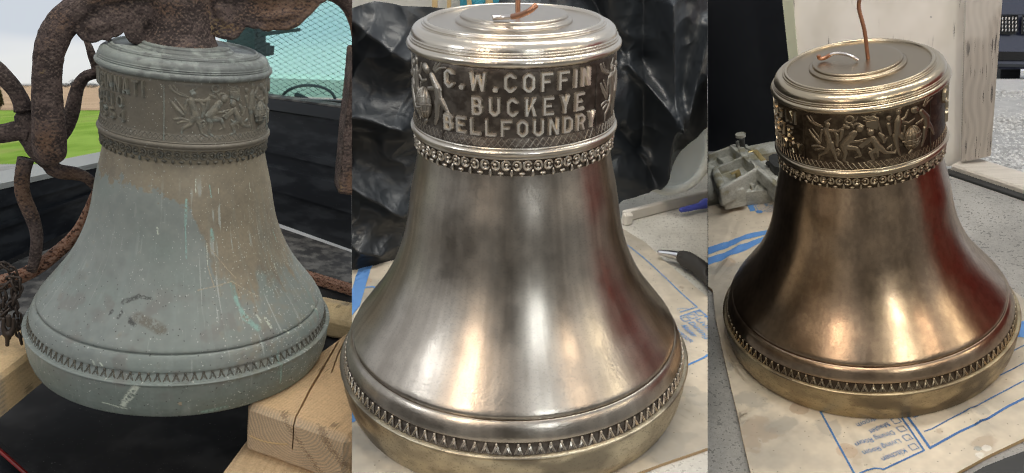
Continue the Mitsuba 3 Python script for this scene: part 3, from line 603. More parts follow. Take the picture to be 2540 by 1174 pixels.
MARKS += [
(0.407,0.769,0.411,0.678,0.022,2),(0.411,0.678,0.443,0.561,0.02,1),(0.443,0.561,0.516,0.488,0.022,1),(-0.281,0.214,-0.364,0.065,0.022,0),(-0.491,0.062,-0.35,0.036,0.008,0),(0.109,-0.003,0.246,0.009,0.018,1),(0.003,1.322,-0.005,1.152,0.012,1),(-0.005,1.152,0.004,0.946,0.006,1),(0.264,1.119,0.267,1.053,0.016,1),(1.155,0.999,1.18,0.899,0.006,1),(-0.569,0.33,-0.553,0.307,0.006,0),(-0.519,0.328,-0.501,0.311,0.006,0),(0.207,1.032,0.455,0.792,0.003,4),(0.207,1.032,0.201,0.89,0.004,0),(0.201,0.89,0.244,0.76,0.004,4),(0.098,0.75,0.41,0.778,0.003,4),(0.41,0.778,0.617,0.658,0.003,4),(0.103,1.386,0.107,1.37,0.006,0),(0.11,1.45,0.103,1.386,0.004,0),(0.366,1.384,0.362,1.353,0.004,0),(0.812,1.384,0.804,1.33,0.004,0),(-0.491,0.661,-0.374,0.706,0.018,3),(-0.356,0.703,-0.283,0.701,0.014,3),(-0.563,0.588,-0.556,0.606,0.012,3),(-0.407,0.582,-0.376,0.565,0.018,3),(-0.4,0.567,-0.355,0.554,0.014,3),(-0.345,0.592,-0.163,0.54,0.036,5),(-0.478,0.61,-0.491,0.577,0.012,3),(0.545,0.555,0.561,0.515,0.008,0),(0.606,0.53,0.624,0.47,0.01,0),(0.723,0.432,0.759,0.398,0.008,0),(0.624,0.321,0.603,0.155,0.008,2),(0.623,0.231,0.63,0.077,0.006,1),(1.249,0.528,1.164,0.345,0.012,2),(0.264,1.409,0.275,1.331,0.006,1),(-0.289,1.129,-0.281,1.09,0.008,0),(0.962,0.795,0.954,0.761,0.006,0),(-0.035,0.095,-0.023,0.081,0.01,4),(1.151,0.441,1.213,0.399,0.012,0),]
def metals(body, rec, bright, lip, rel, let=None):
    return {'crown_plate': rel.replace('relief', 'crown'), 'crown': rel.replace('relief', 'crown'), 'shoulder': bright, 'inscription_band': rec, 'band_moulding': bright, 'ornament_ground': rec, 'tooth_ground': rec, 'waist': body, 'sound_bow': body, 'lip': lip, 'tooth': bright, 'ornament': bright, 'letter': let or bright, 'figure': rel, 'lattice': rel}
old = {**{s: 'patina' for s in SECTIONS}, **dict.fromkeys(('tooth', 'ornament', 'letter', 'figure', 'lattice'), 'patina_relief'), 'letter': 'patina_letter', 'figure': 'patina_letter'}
bell(1, math.degrees(ROT1), old, 'weathered_bell', 'weathered bronze bell with green patina and paint specks on the truck bed')
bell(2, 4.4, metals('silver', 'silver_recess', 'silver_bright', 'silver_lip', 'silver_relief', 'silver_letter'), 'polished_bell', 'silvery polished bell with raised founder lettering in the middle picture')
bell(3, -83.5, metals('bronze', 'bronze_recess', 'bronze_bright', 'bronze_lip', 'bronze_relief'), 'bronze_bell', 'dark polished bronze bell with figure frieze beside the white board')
# ================================================================ first place: the weathered bell on a truck bed, fields behind
rng = np.random.default_rng(5)
def plane_hit(k, px, py, o, n):
    d = CW @ np.array([(px - 1270) / F, (py - 587) / F, 1.0]); e, d = IW[k][:3, :3] @ EYE + IW[k][:3, 3], IW[k][:3, :3] @ d
    return e + d * (((np.asarray(o) - e) @ n) / (d @ n))
def unit(v): v = np.asarray(v, float); return v / np.linalg.norm(v)
ZUP = np.array([0, 0, 1.0])
# land (world metres)
put('ground', trimesh.Trimesh([[-900, -60, -.02], [900, -60, -.02], [900, 1500, -.02], [-900, 1500, -.02]], [[0, 1, 2], [0, 2, 3]]), 'gravel_road', kind='structure', label='grey gravel ground')
put('lawn', trimesh.Trimesh([[-300, 8, 0], [-1.2, 8, 0], [-9, 66, 0], [-300, 66, 0]], [[0, 1, 2], [0, 2, 3]]), 'lawn', kind='structure', label='bright green lawn beyond the truck')
put('field', trimesh.Trimesh([[-900, 64, .03], [0, 64, .03], [-100, 1500, .03], [-900, 1500, .03]], [[0, 1, 2], [0, 2, 3]]), 'stubble', kind='structure', label='harvested brown field behind the lawn')
put('road', trimesh.Trimesh([[-60, 8, .02], [0, 8, .02], [0, 20.6, .02], [-60, 19.6, .02]], [[0, 1, 2], [0, 2, 3]]), 'gravel_road', kind='structure', label='pale gravel lane beside the lawn')
def blob_tree(c, w, h, n, seed, leaf):
    r = np.random.default_rng(seed); q = r.normal(size=(n, 3)); q /= np.linalg.norm(q, axis=1, keepdims=True); q *= r.uniform(.25, 1, (n, 1)) ** .5
    lump = meshkit.fbm(q * 2.2 + seed, 3, seed)[:, None]; q = q * (.55 + .9 * lump)
    q = q * [w / 2, w / 2, h * .45] + np.asarray(c) + [0, 0, h * .52]
    a = r.normal(size=(n, 3)); a /= np.linalg.norm(a, axis=1, keepdims=True); b = np.cross(a, r.normal(size=(n, 3))); b /= np.linalg.norm(b, axis=1, keepdims=True)
    V = np.stack([q - a * leaf, q + b * leaf * .5, q + a * leaf, q - b * leaf * .5], 1).reshape(-1, 3)
    i = np.arange(n) * 4
    return trimesh.Trimesh(V, np.vstack([np.c_[i, i + 1, i + 2], np.c_[i, i + 2, i + 3]]), process=False)
def field_tree(px, wpx, hpx, dist, mat_, label, n, base=None, name='tree', cat='tree', group=None, seed=0):
    d = CW @ np.array([(px - 1270) / F, 0, 1.0]); d = d * dist / d[1]; s = dist / F
    t = thing(name, label, cat, group); c = [d[0], dist, 0]
    put('crown', blob_tree(c, wpx * s, hpx * s, n, seed, hpx * s * .10), mat_, parent=t)
    put('trunk', tube([(c[0], c[1], 0), (c[0] + .02 * hpx * s, c[1], hpx * s * .5)], [hpx * s * .05, hpx * s * .02], 7), 'far_tree', parent=t)
far = []
for i, (px, wp_, hp) in enumerate([(12, 70, 9), (60, 50, 12), (95, 40, 8), (165, 24, 17), (178, 22, 20), (200, 26, 13), (222, 24, 22), (240, 20, 15), (-30, 60, 14), (262, 34, 14)]):
    d = CW @ np.array([(px - 1270) / F, 0, 1.0]); z_ = 420 + 30 * (i % 3); d = d * z_ / d[1]; far.append(blob_tree([d[0], z_, 0], wp_ * z_ / F, hp * z_ / F, 420, 20 + i, hp * z_ / F * .08))
put('far_tree_line', far, 'far_tree', kind='stuff', label='low line of bare grey trees far off on the horizon')
field_tree(28, 34, 52, 66, 'shrub_leaf', 'brown leafless shrub at the field edge, left of the rusty arm', 900, name='shrub', cat='shrub', seed=3)
field_tree(163, 36, 48, 66, 'shrub_leaf', 'brown leafless shrub at the field edge between arm and bell', 900, name='shrub', cat='shrub', seed=4)

# truck bed (local metres of set 1)
ZF = -.18
A_, B_ = P(1, 0, 655, z=ZF), P(1, 200, 560, z=ZF)
du = unit(B_ - A_); dn = np.cross(du, ZUP)             # left bed side: along du; dn points to the bell's side
C_, D_ = P(1, 650, 540, z=ZF), P(1, 873, 620, z=ZF)
hu = unit(D_ - C_); hn = np.cross(ZUP, hu) * 1.0
if hn @ (-C_) < 0: hn = -hn
if dn @ (-A_) < 0: dn = -dn
truck = thing('pickup_truck', 'black pickup truck seen from its bed, tinted rear window with mesh', 'truck')
def on_wall(o, u, n, px, py, off=0): return plane_hit(1, px, py, np.asarray(o) + n * off, n)
q = [on_wall(A_, du, dn, 0, 452), on_wall(A_, du, dn, 235, 402)]
ztop = min(q[0][2], q[1][2]); zt0, zt1 = q[0][2], q[1][2]
la, lb = (q[0] - A_) @ du - .5, (q[1] - A_) @ du + .25
slope = (zt1 - zt0) / ((q[1] - q[0]) @ du)
def side_panel(l0, l1, zlo, zhi, thick, off=0.0):
    """A slab on the left bed side from l0 to l1, zlo(l) to zhi(l)."""
    V = []
    for l in (l0, l1):
        for z in (zlo(l), zhi(l)):
            for t in (off, off - thick): V.append(A_ + du * l + dn * t + ZUP * (z - ZF))
    return tm(m3.Manifold.hull_points(np.array(V)))
zt = lambda l: zt0 + slope * (l - (q[0] - A_) @ du)
put('bed_side', [side_panel(la, lb, lambda l: ZF, lambda l: zt(l) - .012, .03)], 'paint_black', 1, truck)
put('bed_side_ridge', [side_panel(la, lb, lambda l: ZF + .45 * (zt(l) - ZF), lambda l: ZF + .50 * (zt(l) - ZF), .03, .012), side_panel(la, lb, lambda l: ZF + .72 * (zt(l) - ZF), lambda l: zt(l) - .013, .03, .016)], 'paint_black', 1, truck, smooth=20)
put('side_rail', side_panel(la, lb, lambda l: zt(l) - .011, lambda l: zt(l) + .004, .09, .022), 'rail_pale', 1, truck, label='pale worn top rail')
# front wall of the bed
r0, r1 = on_wall(C_, hu, hn, 640, 262), on_wall(C_, hu, hn, 873, 296)
hz = lambda l: r0[2] + (r1[2] - r0[2]) * (l - (r0 - C_) @ hu) / ((r1 - r0) @ hu)
HL0, HL1 = -.75, (D_ - C_) @ hu + .02
def front_slab(l0, l1, zlo, zhi, thick, off=0.0):
    V = []
    for l in (l0, l1):
        for z in (zlo(l), zhi(l)):
            for t in (off, off - thick): V.append(C_ + hu * l + hn * t + ZUP * (z - ZF))
    return trim(m3.Manifold.hull_points(np.array(V)), 'left', -1, 1)
pz = lambda fr: (lambda l: ZF + fr * (hz(l) - ZF))
put('bed_front', front_slab(HL0, HL1, pz(0), pz(.97), .03), 'paint_black', 1, truck)
put('bed_front_ridge', front_slab(HL0, HL1, pz(.62), pz(.665), .03, .012), 'paint_black', 1, truck)
put('bed_front_ridge', front_slab(HL0, HL1, pz(.30), pz(.50), .03, .016), 'paint_black', 1, truck)
put('front_rail', front_slab(HL0, HL1, lambda l: hz(l) - .004, lambda l: hz(l) + .03, .07, .02), 'frame_dark', 1, truck)
put('front_rail_lip', front_slab(HL0, HL1, lambda l: hz(l) + .031, lambda l: hz(l) + .037, .05, .012), 'ledge_grey', 1, truck)
# cab: rear window with its frame, pillar, mesh guard, and what shows through
OFF = -.10
def wp(px, py, off=OFF): return on_wall(C_, hu, hn, px, py, off)
def poly_slab(pxs, off, thick, cut=True):
    V = [wp(x, y, off) for x, y in pxs]; V += [v - hn * thick for v in V]
    m = m3.Manifold.hull_points(np.array(V)); return trim(m, 'left', -1, 1) if cut else m
g = [wp(x, y, OFF) for x, y in ((545, -60), (900, -60), (900, 246), (545, 232))]
put('rear_window', trim(trimesh.Trimesh(g, [[0, 1, 2], [0, 2, 3]]), 'left', -1, 1), 'tinted_glass', 1, truck, label='tinted green rear window of the cab')
put('window_pillar', poly_slab([(563, -40), (632, -40), (632, 240), (563, 236)], OFF - .02, .05), 'frame_dark', 1, truck, label='dark pillar behind the window')
put('window_frame', [tm(poly_slab([(630, 240), (900, 253), (900, 276), (630, 263)], OFF + .015, .03)), tm(poly_slab([(635, 82), (740, 70), (740, 78), (637, 92)], OFF - .03, .01))], 'frame_dark', 1, truck)
post = [on_wall(C_, hu, hn, x, y, -.06) for x, y in ((326, 95), (352, 95), (352, 180), (326, 180))]
put('cab_corner', m3.Manifold.hull_points(np.array(post + [v - hn * .02 for v in post])), 'ledge_grey', 1, truck)
# expanded metal guard in front of the glass
ms = []; MO = OFF + .05
e0, ex, ey = wp(545, -60, MO), wp(566.5, -58.5, MO) - wp(545, -60, MO), wp(545, -47.2, MO) - wp(545, -60, MO)
for s in (1, -1):
    for i in range(-26, 44):
        x0 = i; x1 = i + s * 24
        a_, b_ = e0 + ex * x0, e0 + ex * x1 + ey * 24
        ta = np.linspace(0, 1, 49); pts = a_ + (b_ - a_) * ta[:, None]
        pxy = project(1, pts); ok = (pxy[:, 0] > 546) & (pxy[:, 0] < 885) & (pxy[:, 1] < 243) & (pxy[:, 1] > -50)
        if ok.sum() > 1: ms.append(tube(pts[ok][[0, -1]], .00075, 4))
mesh_ = trim(tm(ms), 'left', -1, 1) if False else tm([trimesh.intersections.slice_mesh_plane(tm(ms), *(lambda n: (IW[1][:3, :3] @ n, IW[1][:3, :3] @ EYE + IW[1][:3, 3]))(-unit(CW @ np.array([1.0, 0, -(873 - 1270) / F]))))])
put('mesh_guard', mesh_, 'mesh_paint', 1, truck, label='expanded metal mesh guard over the window')
put('guard_edge', [trim(tube([wp(545, 241, MO), wp(900, 254, MO)], .003, 6), 'left', -1, 1)], 'mesh_paint', 1, truck)
IN = OFF - .45
put('dashboard', poly_slab([(560, 190), (990, 205), (990, 250), (560, 240)], IN - .1, .25), 'dash_pale', 1, truck, label='pale dashboard seen through the window')
sw = [wp(765 + 66 * math.cos(t), 248 + 36 * math.sin(t), IN) for t in np.linspace(0, 2 * math.pi, 49)]
put('steering_wheel', [tube(sw, .006, 8), tube([wp(765, 250, IN), wp(735, 236, IN)], .012, 8), tube([wp(700, 250, IN), wp(830, 250, IN)], .007, 8)], 'frame_dark', 1, truck)
put('side_mirror', [tm(poly_slab([(644, 105), (658, 107), (657, 140), (643, 138)], IN - .3, .03)), tm(poly_slab([(660, 114), (669, 114), (667, 138), (660, 136)], IN - .3, .03)), tube([wp(648, 138, IN - .31), wp(643, 200, IN - .31)], .009, 8)], 'frame_dark', 1, truck, label='dark outside mirror on its arm')
# floor, ledge, strip
def flat(k, pxs, z, thick, cut=None):
    V = np.array([P(k, x, y, z=z) for x, y in pxs]); V = np.vstack([V, V - [0, 0, thick]])
    m = m3.Manifold.hull_points(V); return trim(m, *cut, k) if cut else m
put('bed_mat', flat(1, [(-60, 1040), (112, 1176), (180, 1260), (900, 1260), (900, 700), (640, 540), (150, 560), (-60, 660)], ZF, .012, ('left', -1)), 'bed_mat', 1, truck, label='black textured rubber bed mat')
put('bed_floor', flat(1, [(-160, 600), (-160, 1300), (200, 1400), (900, 1400), (900, 1000), (300, 500)], ZF - .05, .01, ('left', -1)), 'paint_black', 1, truck)
put('bed_mat_ledge', [tm(flat(1, [(635, 545), (890, 632), (890, 712), (765, 670), (640, 620)], ZF + .006, .006, ('left', -1)))], 'ledge_grey', 1, truck, label='scuffed grey ledge along the front of the bed')
put('bed_mat_ledge', [tm(flat(1, [(-40, 690), (60, 640), (215, 585), (215, 660), (120, 760), (30, 850), (-40, 850)], ZF + .006, .006))], 'ledge_grey', 1, truck)
put('rust_strip', flat(1, [(740, 664), (900, 712), (900, 726), (740, 677)], ZF + .03, .02, ('left', -1)), 'rust_red', 1, truck, label='rusty orange strip')
put('red_bar', tube([P(1, -30, 1092, z=ZF - .03), P(1, 75, 1184, z=ZF - .03)], .004, 10), 'red_enamel', cat='bar', k=1, label='thin red bar at the lower left corner of the truck bed')

# timbers under the bell
def cross(pl):
    c = np.array(pl.exterior.coords[:-1], float); a = np.sum(c[:, 0] * np.roll(c[:, 1], -1) - np.roll(c[:, 0], -1) * c[:, 1])
    return m3.CrossSection([(c if a > 0 else c[::-1]).tolist()])
def timber_thing(name, label, o, X, Y, lo, hi, tone, ring, freq, bevel=.006, cut=None, crack=None, group=None, axis=1):
    M = np.eye(4); M[:3, 0], M[:3, 1], M[:3, 2], M[:3, 3] = X, Y, np.cross(X, Y), o
    m = boxm(lo, hi, bevel)
    for c in crack or (): m = m - c
    m = m.transform(M[:3].tolist())
    if cut: m = trim(m, *cut, 1)
    t = tm(m.refine_to_length(.012)); v = np.asarray(t.vertices)
    t.vertices = v + (meshkit.fbm(v * 60, 3, 3)[:, None] - .5) * .0016
    nm = 'wood_' + key_of(name + '_grain'); mat(nm, col(wood_fn(W[1] @ M, tone, ring, freq, axis)), .75, 0, .2, lambda p, n, uv: fbm(p.x * 320, p.y * 320, p.z * 320, 3), .0008)
    return put(name, t, nm, 1, label=label, cat='timber', smooth=25, group=group)
Ea, Eb = P(1, 612, 1003, z=0), P(1, 864, 1090, z=0); X = unit(Eb - Ea); Y = np.cross(ZUP, X)
w_ = np.linalg.norm(Eb - Ea); TH = .094
pith = ((plane_hit(1, 737, 1050, Ea, Y) - Ea) @ X, (plane_hit(1, 737, 1050, Ea, Y) - Ea)[2])
crk = [P(1, x, y, z=0) for x, y in ((737, 1052), (748, 1008), (770, 965), (800, 915), (838, 850), (866, 800))]
cl = [np.array([(c - Ea) @ X, (c - Ea) @ Y]) for c in crk]; cl[0] = np.array([pith[0], -.02])
wid = [.0008, .0012, .0019, .0022, .0016, .0008]
poly = unary_union([LineString([a_, b_]).buffer(w) for a_, b_, w in zip(cl, cl[1:], wid[1:])])
ck = m3.Manifold.extrude(cross(poly), .07).translate([0, 0, -.058])
c2 = [np.array([(c - Ea) @ X, (c - Ea) @ Y]) for c in (P(1, x, y, z=0) for x, y in ((822, 925), (838, 880), (858, 838), (873, 824), (900, 800)))]
poly2 = LineString(c2).buffer(.0011)
ck2 = m3.Manifold.extrude(cross(poly2), .04).translate([0, 0, -.03])
TAN, GREYTAN = ((.62, .44, .26), (.50, .335, .185), (.36, .25, .15)), ((.56, .42, .26), (.44, .31, .18), (.32, .23, .15))
timber_thing('timber_block', 'thick cracked timber with growth rings on its end under the right of the bell', Ea, X, Y, (-.004, 0, -TH), (w_ + .002, .50, 0), TAN, pith, 135, .010, ('left', -1), (ck, ck2))
Fa = P(1, 612, 1090, z=-TH - .001); G1 = P(1, 545, 1180, z=-TH - .001); Y2 = unit(Fa - G1); X2 = np.cross(Y2, ZUP)
timber_thing('timber_block', 'flat pale board running under the cracked timber', Fa, X2, Y2, (0, -.35, -.075), (.17, .16, 0), GREYTAN, (.30, .02), 60, .004, ('left', -1))
Ga = P(1, 800, 742, z=ZF + .055)
timber_thing('timber_block', 'pale wooden block behind the cracked timber, right of the bell', Ga, unit([.85, -.52, 0]), unit([.52, .85, 0]), (-.01, -.10, -.05), (.16, .02, 0), ((.62, .48, .27), (.52, .38, .2), (.4, .29, .16)), (.05, -.2), 70, .008, ('left', -1))
La, Lb = P(1, 0, 935, z=0), P(1, 75, 878, z=0); Y3 = unit(Lb - La); X3 = np.cross(Y3, ZUP)
lh = abs(plane_hit(1, 0, 1046, La, X3)[2])
timber_thing('timber_block', 'squared yellow timber under the left of the bell', La, X3, Y3, (-.088, -.22, -lh), (0, .17, 0), ((.66, .49, .28), (.55, .39, .21), (.42, .30, .17)), (-.04, -.14), 75, .007)

# cast iron yoke over the bell (in the plane through the bell's axis)
def Y0(px, py, y=0.0): return P(1, px, py, y=y)
def pxr(r, y=0.0): return float(np.linalg.norm(Y0(440 + r, 200, y) - Y0(440, 200, y)))
def chain_px(pts, y=0.0, depth=1.0, n=None):
    if n: pts = spline(pts, n)
    return limb([(*Y0(p[0], p[1], y + (p[3] if len(p) > 3 else 0)), pxr(p[2])) for p in pts], 20)
def plate(pxs, y0, y1, rnd=0.0):
    V = np.array([Y0(x, y, 0) for x, y in pxs])
    m = m3.Manifold.extrude(m3.CrossSection([V[:, [0, 2]].tolist()]), y1 - y0)
    return m.transform([[1, 0, 0, 0], [0, 0, -1, y1], [0, 1, 0, 0]])
def orient(cs):  # counter-clockwise in (x, z)
    a = np.array([Y0(x, y)[[0, 2]] for x, y in cs]); s = np.sum(a[:, 0] * np.roll(a[:, 1], -1) - np.roll(a[:, 0], -1) * a[:, 1]); return cs if s > 0 else cs[::-1]
yk = []
arm = [(560, -55, 46), (470, -45, 48), (370, -40, 44), (300, -28, 40), (240, -8, 38), (195, 22, 37), (152, 62, 37), (126, 115, 36), (117, 175, 34), (117, 240, 36), (121, 310, 39), (124, 372, 40)]
yk.append(chain_px(arm, n=34))
yk.append(m3.Manifold.batch_hull([ball(Y0(x, y), pxr(r), 20) for x, y, r in ((122, 300, 38), (127, 385, 26), (140, 382, 22), (112, 392, 20), (96, 300, 16), (92, 360, 14))]))
armr = [(440, -45, 48), (540, -45, 46), (640, -40, 44), (720, -45, 44), (800, -40, 40), (862, -8, 36), (892, 45, 34), (904, 110, 34), (896, 200, 36), (886, 300, 40), (880, 380, 42), (876, 432, 44)]
yk.append(trim(chain_px(armr, n=34), 'left', -1, 1))
yk.append(trim(plate(orient([(868, 120), (855, 250), (846, 330), (834, 468), (880, 474), (930, 470), (930, 100)]), -.032, .03), 'left', -1, 1))
col_pts = [(75, -60, 0), (76, 0, 0), (74, 40, 0), (78, 75, 0), (86, 100, 0), (98, 122, 0), (102, 128, 0), (102, 134, 0)]
rs = []
cx_ = 450.0
for (hw, py, _) in col_pts:
    c = Y0(cx_, py); rs.append((pxr(hw), c))
for (ra, ca), (rb, cb) in zip(rs, rs[1:]):
    yk.append(m3.Manifold.batch_hull([m3.Manifold.cylinder(.0015, ra, ra, 40).translate(ca.tolist()), m3.Manifold.cylinder(.0015, rb, rb, 40).translate(cb.tolist())]))
web_l = [(150, 70), (176, 62), (192, 82), (206, 98), (222, 104), (240, 103), (254, 96), (262, 97), (270, 101), (281, 91), (292, 90), (302, 84), (308, 78), (313, 90), (322, 102), (336, 108), (352, 105), (364, 98), (380, 90), (392, 40), (392, -40), (280, -40), (190, 0)]
web_r = [(510, 60), (525, 86), (535, 90), (552, 95), (572, 97), (588, 92), (600, 78), (608, 66), (616, 65), (628, 70), (640, 68), (650, 73), (662, 77), (676, 73), (694, 73), (712, 72), (728, 68), (742, 60), (756, 46), (768, 34), (780, 22), (792, 8), (805, 2), (815, -10), (815, -50), (510, -50)]
wl, wr = plate(orient(web_l), -.016, .016), plate(orient(web_r), -.016, .016)
yk += [wl, wr, chain_px([(334, 82, 24), (352, 60, 30), (372, 30, 34)]), chain_px([(575, 72, 24), (560, 50, 30), (545, 20, 34)]), chain_px([(205, 60, 26), (240, 62, 34), (290, 52, 30), (330, 40, 28)]), chain_px([(610, 40, 22), (660, 40, 30), (730, 30, 30), (770, 8, 22)])]
ym = union(yk).refine_to_length(.006); yt = tm(ym); trimesh.smoothing.filter_taubin(yt, iterations=4)
yv = np.asarray(yt.vertices); yt.vertices = yv + (meshkit.fbm(yv * 110, 4, 8)[:, None] - .5) * np.asarray(yt.vertex_normals) * .0022
YK = thing('bell_yoke', 'rusty cast iron yoke arching over the weathered bell with scalloped webs', 'yoke')
put('casting', yt, 'rust', 1, YK, smooth=True)

# bell wheel of rusty spokes beside the arm
WH = thing('spoked_wheel', 'rusty iron bell wheel with curved spokes behind the yoke arm', 'wheel')
def rusty(name, pts, y, n=30, mtl='rust', seed=0, parent=WH, sq=1):
    s = spline(pts, n); c = np.array([Y0(p[0], p[1], y) for p in s]); t = tube(c, [pxr(p[2], y) for p in s], 14)
    v = np.asarray(t.vertices); t.vertices = v + (meshkit.fbm(v * 130 + seed, 3, 5)[:, None] - .5) * np.asarray(t.vertex_normals) * .0016
    return put(name, t, mtl, 1, parent, smooth=True)
hub = m3.Manifold.batch_hull([ball(Y0(x, y, .035), pxr(r), 18) for x, y, r in ((72, 300, 34), (92, 330, 40), (98, 380, 26), (60, 330, 22), (110, 405, 14))]).refine_to_length(.01); ht = tm(hub); trimesh.smoothing.filter_taubin(ht, iterations=6)
hv = np.asarray(ht.vertices); ht.vertices = hv + (meshkit.fbm(hv * 60, 3, 2)[:, None] - .5) * np.asarray(ht.vertex_normals) * .006
put('hub', ht, 'rust', 1, WH, smooth=True)
rusty('spoke', [(-30, 160, 24), (8, 190, 22), (38, 225, 20), (60, 275, 24)], .03)
rusty('spoke', [(-40, 322, 26), (0, 332, 24), (45, 325, 26), (75, 328, 30)], .03)
rusty('spoke', [(64, 395, 20), (55, 440, 18), (56, 478, 18), (76, 530, 18), (90, 575, 16), (90, 620, 15), (78, 672, 13)], .045)
rusty('spoke', [(120, 390, 20), (145, 425, 20), (180, 430, 18), (212, 440, 15), (240, 470, 13)], .06)
rusty('spoke', [(140, 350, 16), (164, 312, 20), (182, 262, 18), (196, 210, 15), (222, 186, 14), (240, 180, 14), (234, 155, 11), (222, 118, 9), (211, 100, 4)], .10)
rusty('rim', [(-45, 722, 22), (0, 702, 21), (50, 686, 20), (95, 662, 19), (140, 628, 18), (185, 585, 16), (222, 520, 14), (250, 450, 12)], .06, mtl='rust_red')

# chain wound round the rim
CH = thing('rusty_chain', 'rusty twisted chain wound round the wheel rim at the left edge', 'chain')
def link(c, u, v, L, Wd, r):
    """An oval link: long axis u, flat in the u-v plane."""
    a = np.linspace(0, 2 * math.pi, 17)[:-1]; ca = np.cos(a)
    pts = [c + u * (np.sign(x) * (L / 2 - Wd / 2) if abs(x) > .3 else (L / 2 - Wd / 2) * x / .3) + u * Wd / 2 * x + v * Wd / 2 * y for x, y in zip(ca, np.sin(a))]
    pts.append(pts[0]); return tube(pts, r, 6)
def chain_run(pxs, y, pitch=.0135, seed=0):
    s = spline([(x, y_, 0) for x, y_ in pxs], 120); p = np.array([Y0(a[0], a[1], y) for a in s]); L = np.r_[0, np.cumsum(np.linalg.norm(np.diff(p, axis=0), axis=1))]
    r = np.random.default_rng(seed)
    for i, d in enumerate(np.arange(pitch / 2, L[-1], pitch)):
        c = np.array([np.interp(d, L, p[:, j]) for j in range(3)]); e = np.array([np.interp(min(d + .003, L[-1]), L, p[:, j]) for j in range(3)]) - c
        u = unit(e) if np.linalg.norm(e) > 1e-9 else np.array([0, 0, -1.0]); w = unit(np.cross(u, [0, 1, 0])); o = np.cross(u, w); a = (i % 2) * 1.2 + .4 + r.uniform(-.25, .25)
        put('link', link(c, u, w * math.cos(a) + o * math.sin(a), .0215, .0125, .0021), 'chain_iron', 1, CH, smooth=True)
chain_run([(-14, 662), (10, 658), (30, 672), (38, 690), (50, 700)], .02, seed=1)
chain_run([(-10, 712), (15, 706), (38, 692), (48, 700), (42, 725), (34, 750), (42, 775), (44, 800), (48, 830), (52, 846)], .012, seed=2)
chain_run([(-12, 790), (8, 778), (26, 760), (38, 735), (34, 705)], .008, seed=3)
chain_run([(4, 722), (10, 750), (10, 775), (16, 790)], .012, seed=4)
SH = thing('clevis', 'dark iron clevis hanging from the chain at the left edge', 'clevis')
clv = union([chain_px([(9, 792, 5), (8, 812, 6), (14, 828, 9)], -.005), chain_px([(33, 792, 5), (33, 812, 6), (26, 828, 9)], -.005), chain_px([(20, 828, 11), (20, 838, 8)], -.005), chain_px([(19, 838, 6), (18, 856, 5)], -.005)])
put('fork', clv, 'chain_iron', 1, SH, smooth=30)
put('pin', chain_px([(21, 786, 7), (22, 806, 7)], -.005), 'chain_iron', 1, SH, smooth=30)

sp_ = [plane_hit(1, x, y, Ea - Y * .0025, Y) for x, y in ((618, 1080), (645, 1092), (680, 1100), (713, 1102))]
put('straw', tube(spline(np.array(sp_), 14)[:, :3], .0009, 6), 'pine_strip', 1, label='thin pale straw lying across the timber end', cat='straw')
# ================================================================ the garage places: shared helpers
def sheet(k, pxs, hfun, step=.012, cuts=()):
    """A floor-lying sheet (outline in pixels on z = 0) on a fine grid, its height from hfun(x, y)."""
    pl = Polygon([P(k, x, y, z=0)[:2] for x, y in pxs])
    v, f = trimesh.creation.triangulate_polygon(pl, engine='earcut')
    t = trimesh.Trimesh(np.c_[v, np.zeros(len(v))], f, process=False); t = trimesh.Trimesh(*trimesh.remesh.subdivide_to_size(t.vertices, t.faces, step), process=True)
    t.vertices = np.c_[np.asarray(t.vertices)[:, :2], hfun(np.asarray(t.vertices)[:, :2])]
    if t.face_normals[0, 2] < 0: t.invert()
    for e, s in cuts: t = trim(t, e, s, k)
    return t, pl
def skirt(k, pl, hfun, h, cuts=()):
    p = np.array(pl.segmentize(.02).exterior.coords); z = hfun(p); V = np.vstack([np.c_[p, z], np.c_[p, z - h]]); n = len(p); i = np.arange(n - 1)
    t = trimesh.Trimesh(V, np.vstack([np.c_[i, i + n, i + 1], np.c_[i + 1, i + n, i + n + 1]]), process=False)
    for e, s in cuts: t = trim(t, e, s, k)
    return t
def printed(k, poly, hfun, lift=.0009, cuts=()):
    """Flat print lying on the sheet; poly in local xy."""
    out = []
    for g in getattr(poly, 'geoms', [poly]):
        if g.area < 1e-9: continue
        v, f = trimesh.creation.triangulate_polygon(g.segmentize(.012), engine='earcut')
        v3, f3 = trimesh.remesh.subdivide_to_size(np.c_[v, np.zeros(len(v))], f, .012); t = trimesh.Trimesh(v3, f3, process=False)
        t.vertices = np.c_[v3[:, :2], hfun(v3[:, :2]) + lift]
        bad = t.face_normals[:, 2] < 0; t.faces[bad] = t.faces[bad][:, ::-1]
        out.append(trimesh.Trimesh(t.vertices, t.faces, process=False))
    t = trimesh.util.concatenate(out)
    for e, s in cuts: t = trim(t, e, s, k) if len(t.faces) else t
    return t
def xy(k, px, py): return P(k, px, py, z=0)[:2]
def line(k, pxs, w, closed=False):
    p = [xy(k, *q) for q in pxs]; p = p + p[:1] if closed else p
    return LineString(p).buffer(w / 2, join_style=2, cap_style=2)
def patch(k, pxs): return Polygon([xy(k, *q) for q in pxs]).buffer(0)
def words(text, a, b, up, hfun, bold=False, cuts=(), k=0):
    """Lettering as flat print with its base line from a to b (local xy), letters up along up."""
    t = meshkit.text_mesh(text, 1.0, .02, bold); v = np.asarray(t.vertices); keep = (t.face_normals[:, 2] > .5); f = t.faces[keep]
    a, b, up = np.asarray(a), np.asarray(b), np.asarray(up); s = (b - a) / np.ptp(v[:, 0])
    q = a + (v[:, :1] - v[:, 0].min()) * s + v[:, 1:2] * up
    t = trimesh.Trimesh(np.c_[q, hfun(q) + .0011], f, process=False); t.remove_unreferenced_vertices()
    if t.face_normals[:, 2].mean() < 0: t.invert()
    for e, s_ in cuts: t = trim(t, e, s_, k)
    return t
